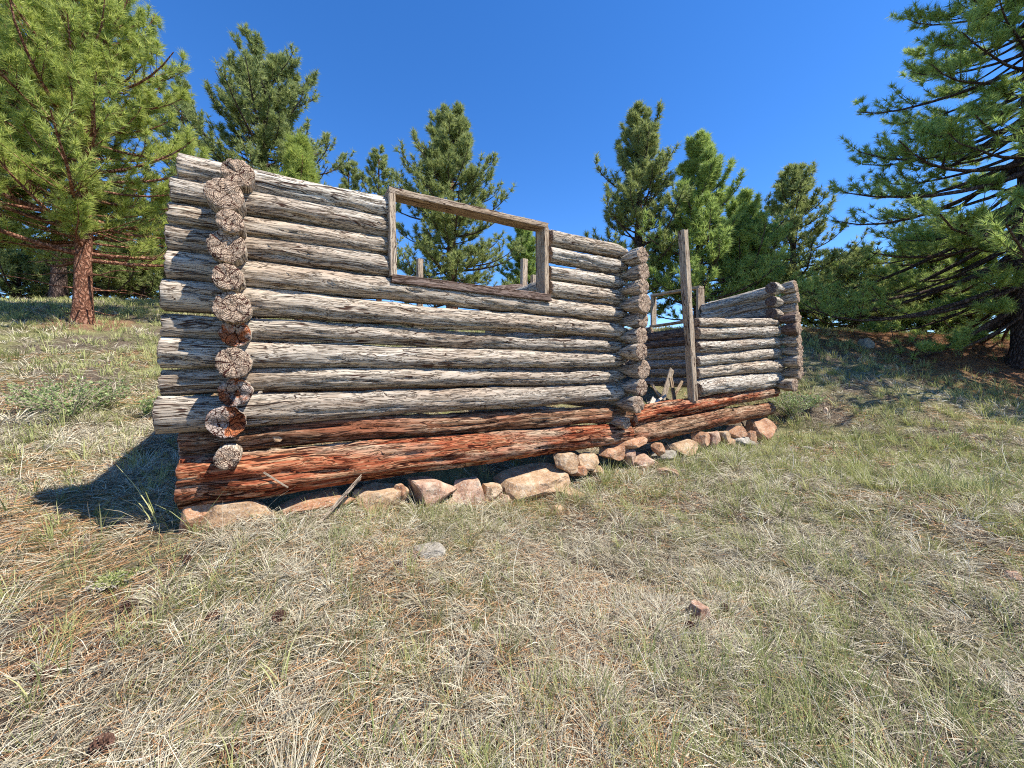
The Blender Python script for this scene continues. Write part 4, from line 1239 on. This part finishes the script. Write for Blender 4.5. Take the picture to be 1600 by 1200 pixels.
# right group
pine('broad pine right of the window above the middle log corner', 998, 13.0, 168, [(0, 2.0), (0.35, 1.95), (0.55, 1.5), (0.75, 1.15), (0.9, 0.7), (1, 0.25)], 110, 10, 4, 16, 0.19, 0.02, 16, M_NEEDLE, M_BARKD, tr=0.2, droop=(40, -5), lean=(0.0, 0))
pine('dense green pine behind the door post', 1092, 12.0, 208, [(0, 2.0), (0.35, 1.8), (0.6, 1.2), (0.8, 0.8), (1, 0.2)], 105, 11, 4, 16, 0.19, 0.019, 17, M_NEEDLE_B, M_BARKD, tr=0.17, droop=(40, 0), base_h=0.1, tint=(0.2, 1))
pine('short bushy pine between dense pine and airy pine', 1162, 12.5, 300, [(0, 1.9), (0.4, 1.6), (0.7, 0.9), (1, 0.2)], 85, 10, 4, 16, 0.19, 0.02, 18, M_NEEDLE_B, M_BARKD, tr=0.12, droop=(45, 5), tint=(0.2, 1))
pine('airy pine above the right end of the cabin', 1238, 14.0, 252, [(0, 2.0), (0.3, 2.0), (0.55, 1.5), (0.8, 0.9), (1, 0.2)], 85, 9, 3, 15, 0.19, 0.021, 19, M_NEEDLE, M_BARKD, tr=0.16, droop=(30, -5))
BG = 'pines in the background beyond the cabin'
pine('low pine just right of the cabin corner', 1335, 15.5, 385, [(0, 2.2), (0.4, 2.0), (0.7, 1.2), (1, 0.3)], 80, 9, 3, 15, 0.2, 0.023, 20, M_NEEDLE, M_BARKD, tr=0.14, droop=(30, -8), group=BG, base_h=0.05)
pine('bushy pine in the gap under the big pine', 1440, 15.5, 365, [(0, 2.2), (0.4, 2.1), (0.7, 1.3), (1, 0.3)], 80, 9, 3, 15, 0.2, 0.023, 21, M_NEEDLE_Y, M_BARKD, tr=0.14, droop=(30, -8), group=BG, tint=(0, .7), base_h=0.05)
pine('bushy pine left of the big pine trunk', 1520, 14.5, 330, [(0, 2.2), (0.4, 2.0), (0.7, 1.3), (1, 0.3)], 80, 9, 3, 15, 0.2, 0.022, 22, M_NEEDLE_Y, M_BARKD, tr=0.14, droop=(30, -8), group=BG, tint=(0, .7), base_h=0.05)
pine('pine at the right edge behind the big pine', 1650, 14.0, 200, [(0, 2.4), (0.4, 2.2), (0.7, 1.3), (1, 0.3)], 80, 9, 3, 15, 0.2, 0.022, 23, M_NEEDLE, M_BARKD, tr=0.16, droop=(30, -8), group=BG, base_h=0.05)
pine('low pine behind the airy pine', 1190, 17.0, 395, [(0, 2.4), (0.4, 2.2), (0.7, 1.4), (1, 0.3)], 80, 9, 3, 14, 0.2, 0.026, 24, M_NEEDLE_Y, M_BARKD, tr=0.14, droop=(30, -8), group=BG, tint=(0, .7), base_h=0.05)
pine('leftmost low pine on the slope', 20, 19.0, 250, [(0, 3.2), (0.4, 2.9), (0.7, 1.8), (1, 0.3)], 80, 9, 3, 15, 0.22, 0.028, 25, M_NEEDLE, M_BARKD, tr=0.16, droop=(30, -8), group=BG, base_h=0.06)
pine('low pine beyond the bare red trunk', 190, 20.0, 270, [(0, 3.2), (0.4, 2.9), (0.7, 1.8), (1, 0.3)], 80, 9, 3, 15, 0.22, 0.028, 26, M_NEEDLE, M_BARKD, tr=0.16, droop=(30, -8), group=BG, base_h=0.06)
pine('pine filling the gap left of the log ends', 255, 19.0, 300, [(0, 2.6), (0.4, 2.4), (0.7, 1.5), (1, 0.3)], 70, 9, 3, 15, 0.22, 0.028, 27, M_NEEDLE_B, M_BARKD, tr=0.16, droop=(30, -8), group=BG, base_h=0.06)
TH = 'young pine thicket on the crest'
for i, (px, Y_, yt, lb) in enumerate([(30, 15, 395, 'knee high pine bush leftmost on the crest'), (95, 16.5, 385, 'pine bush behind the bare red trunk'), (165, 15.5, 400, 'pine bush right of the bare red trunk'),
                                     (222, 16, 390, 'pine bush next to the protruding log ends'), (1290, 17, 430, 'light pine bush just right of the cabin on the crest'),
                                     (1375, 16, 435, 'light pine bush behind the grey boulder'), (1470, 16.5, 430, 'light pine bush left of the big trunk')]):
    pine(lb, px, Y_, yt, [(0, 1.9), (0.5, 1.7), (1, 0.5)], 46, 8, 3, 14, 0.2, 0.026, 60 + i, M_NEEDLE_Y if i > 3 else M_NEEDLE, M_BARKD, tr=0.07, droop=(40, 5), base_h=0.02, group=TH, name='pine_bush')
# the big pine on the right
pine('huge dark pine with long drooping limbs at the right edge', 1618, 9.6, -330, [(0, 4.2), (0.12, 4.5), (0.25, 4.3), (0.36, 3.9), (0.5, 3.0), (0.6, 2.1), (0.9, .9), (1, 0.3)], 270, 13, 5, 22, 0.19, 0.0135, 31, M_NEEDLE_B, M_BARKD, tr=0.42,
     base_h=0.09, droop=(8, -34), side=(1.05, 1.0), bare=0.28, twl=0.38, upc=0.24, tint=(0.25, 1))
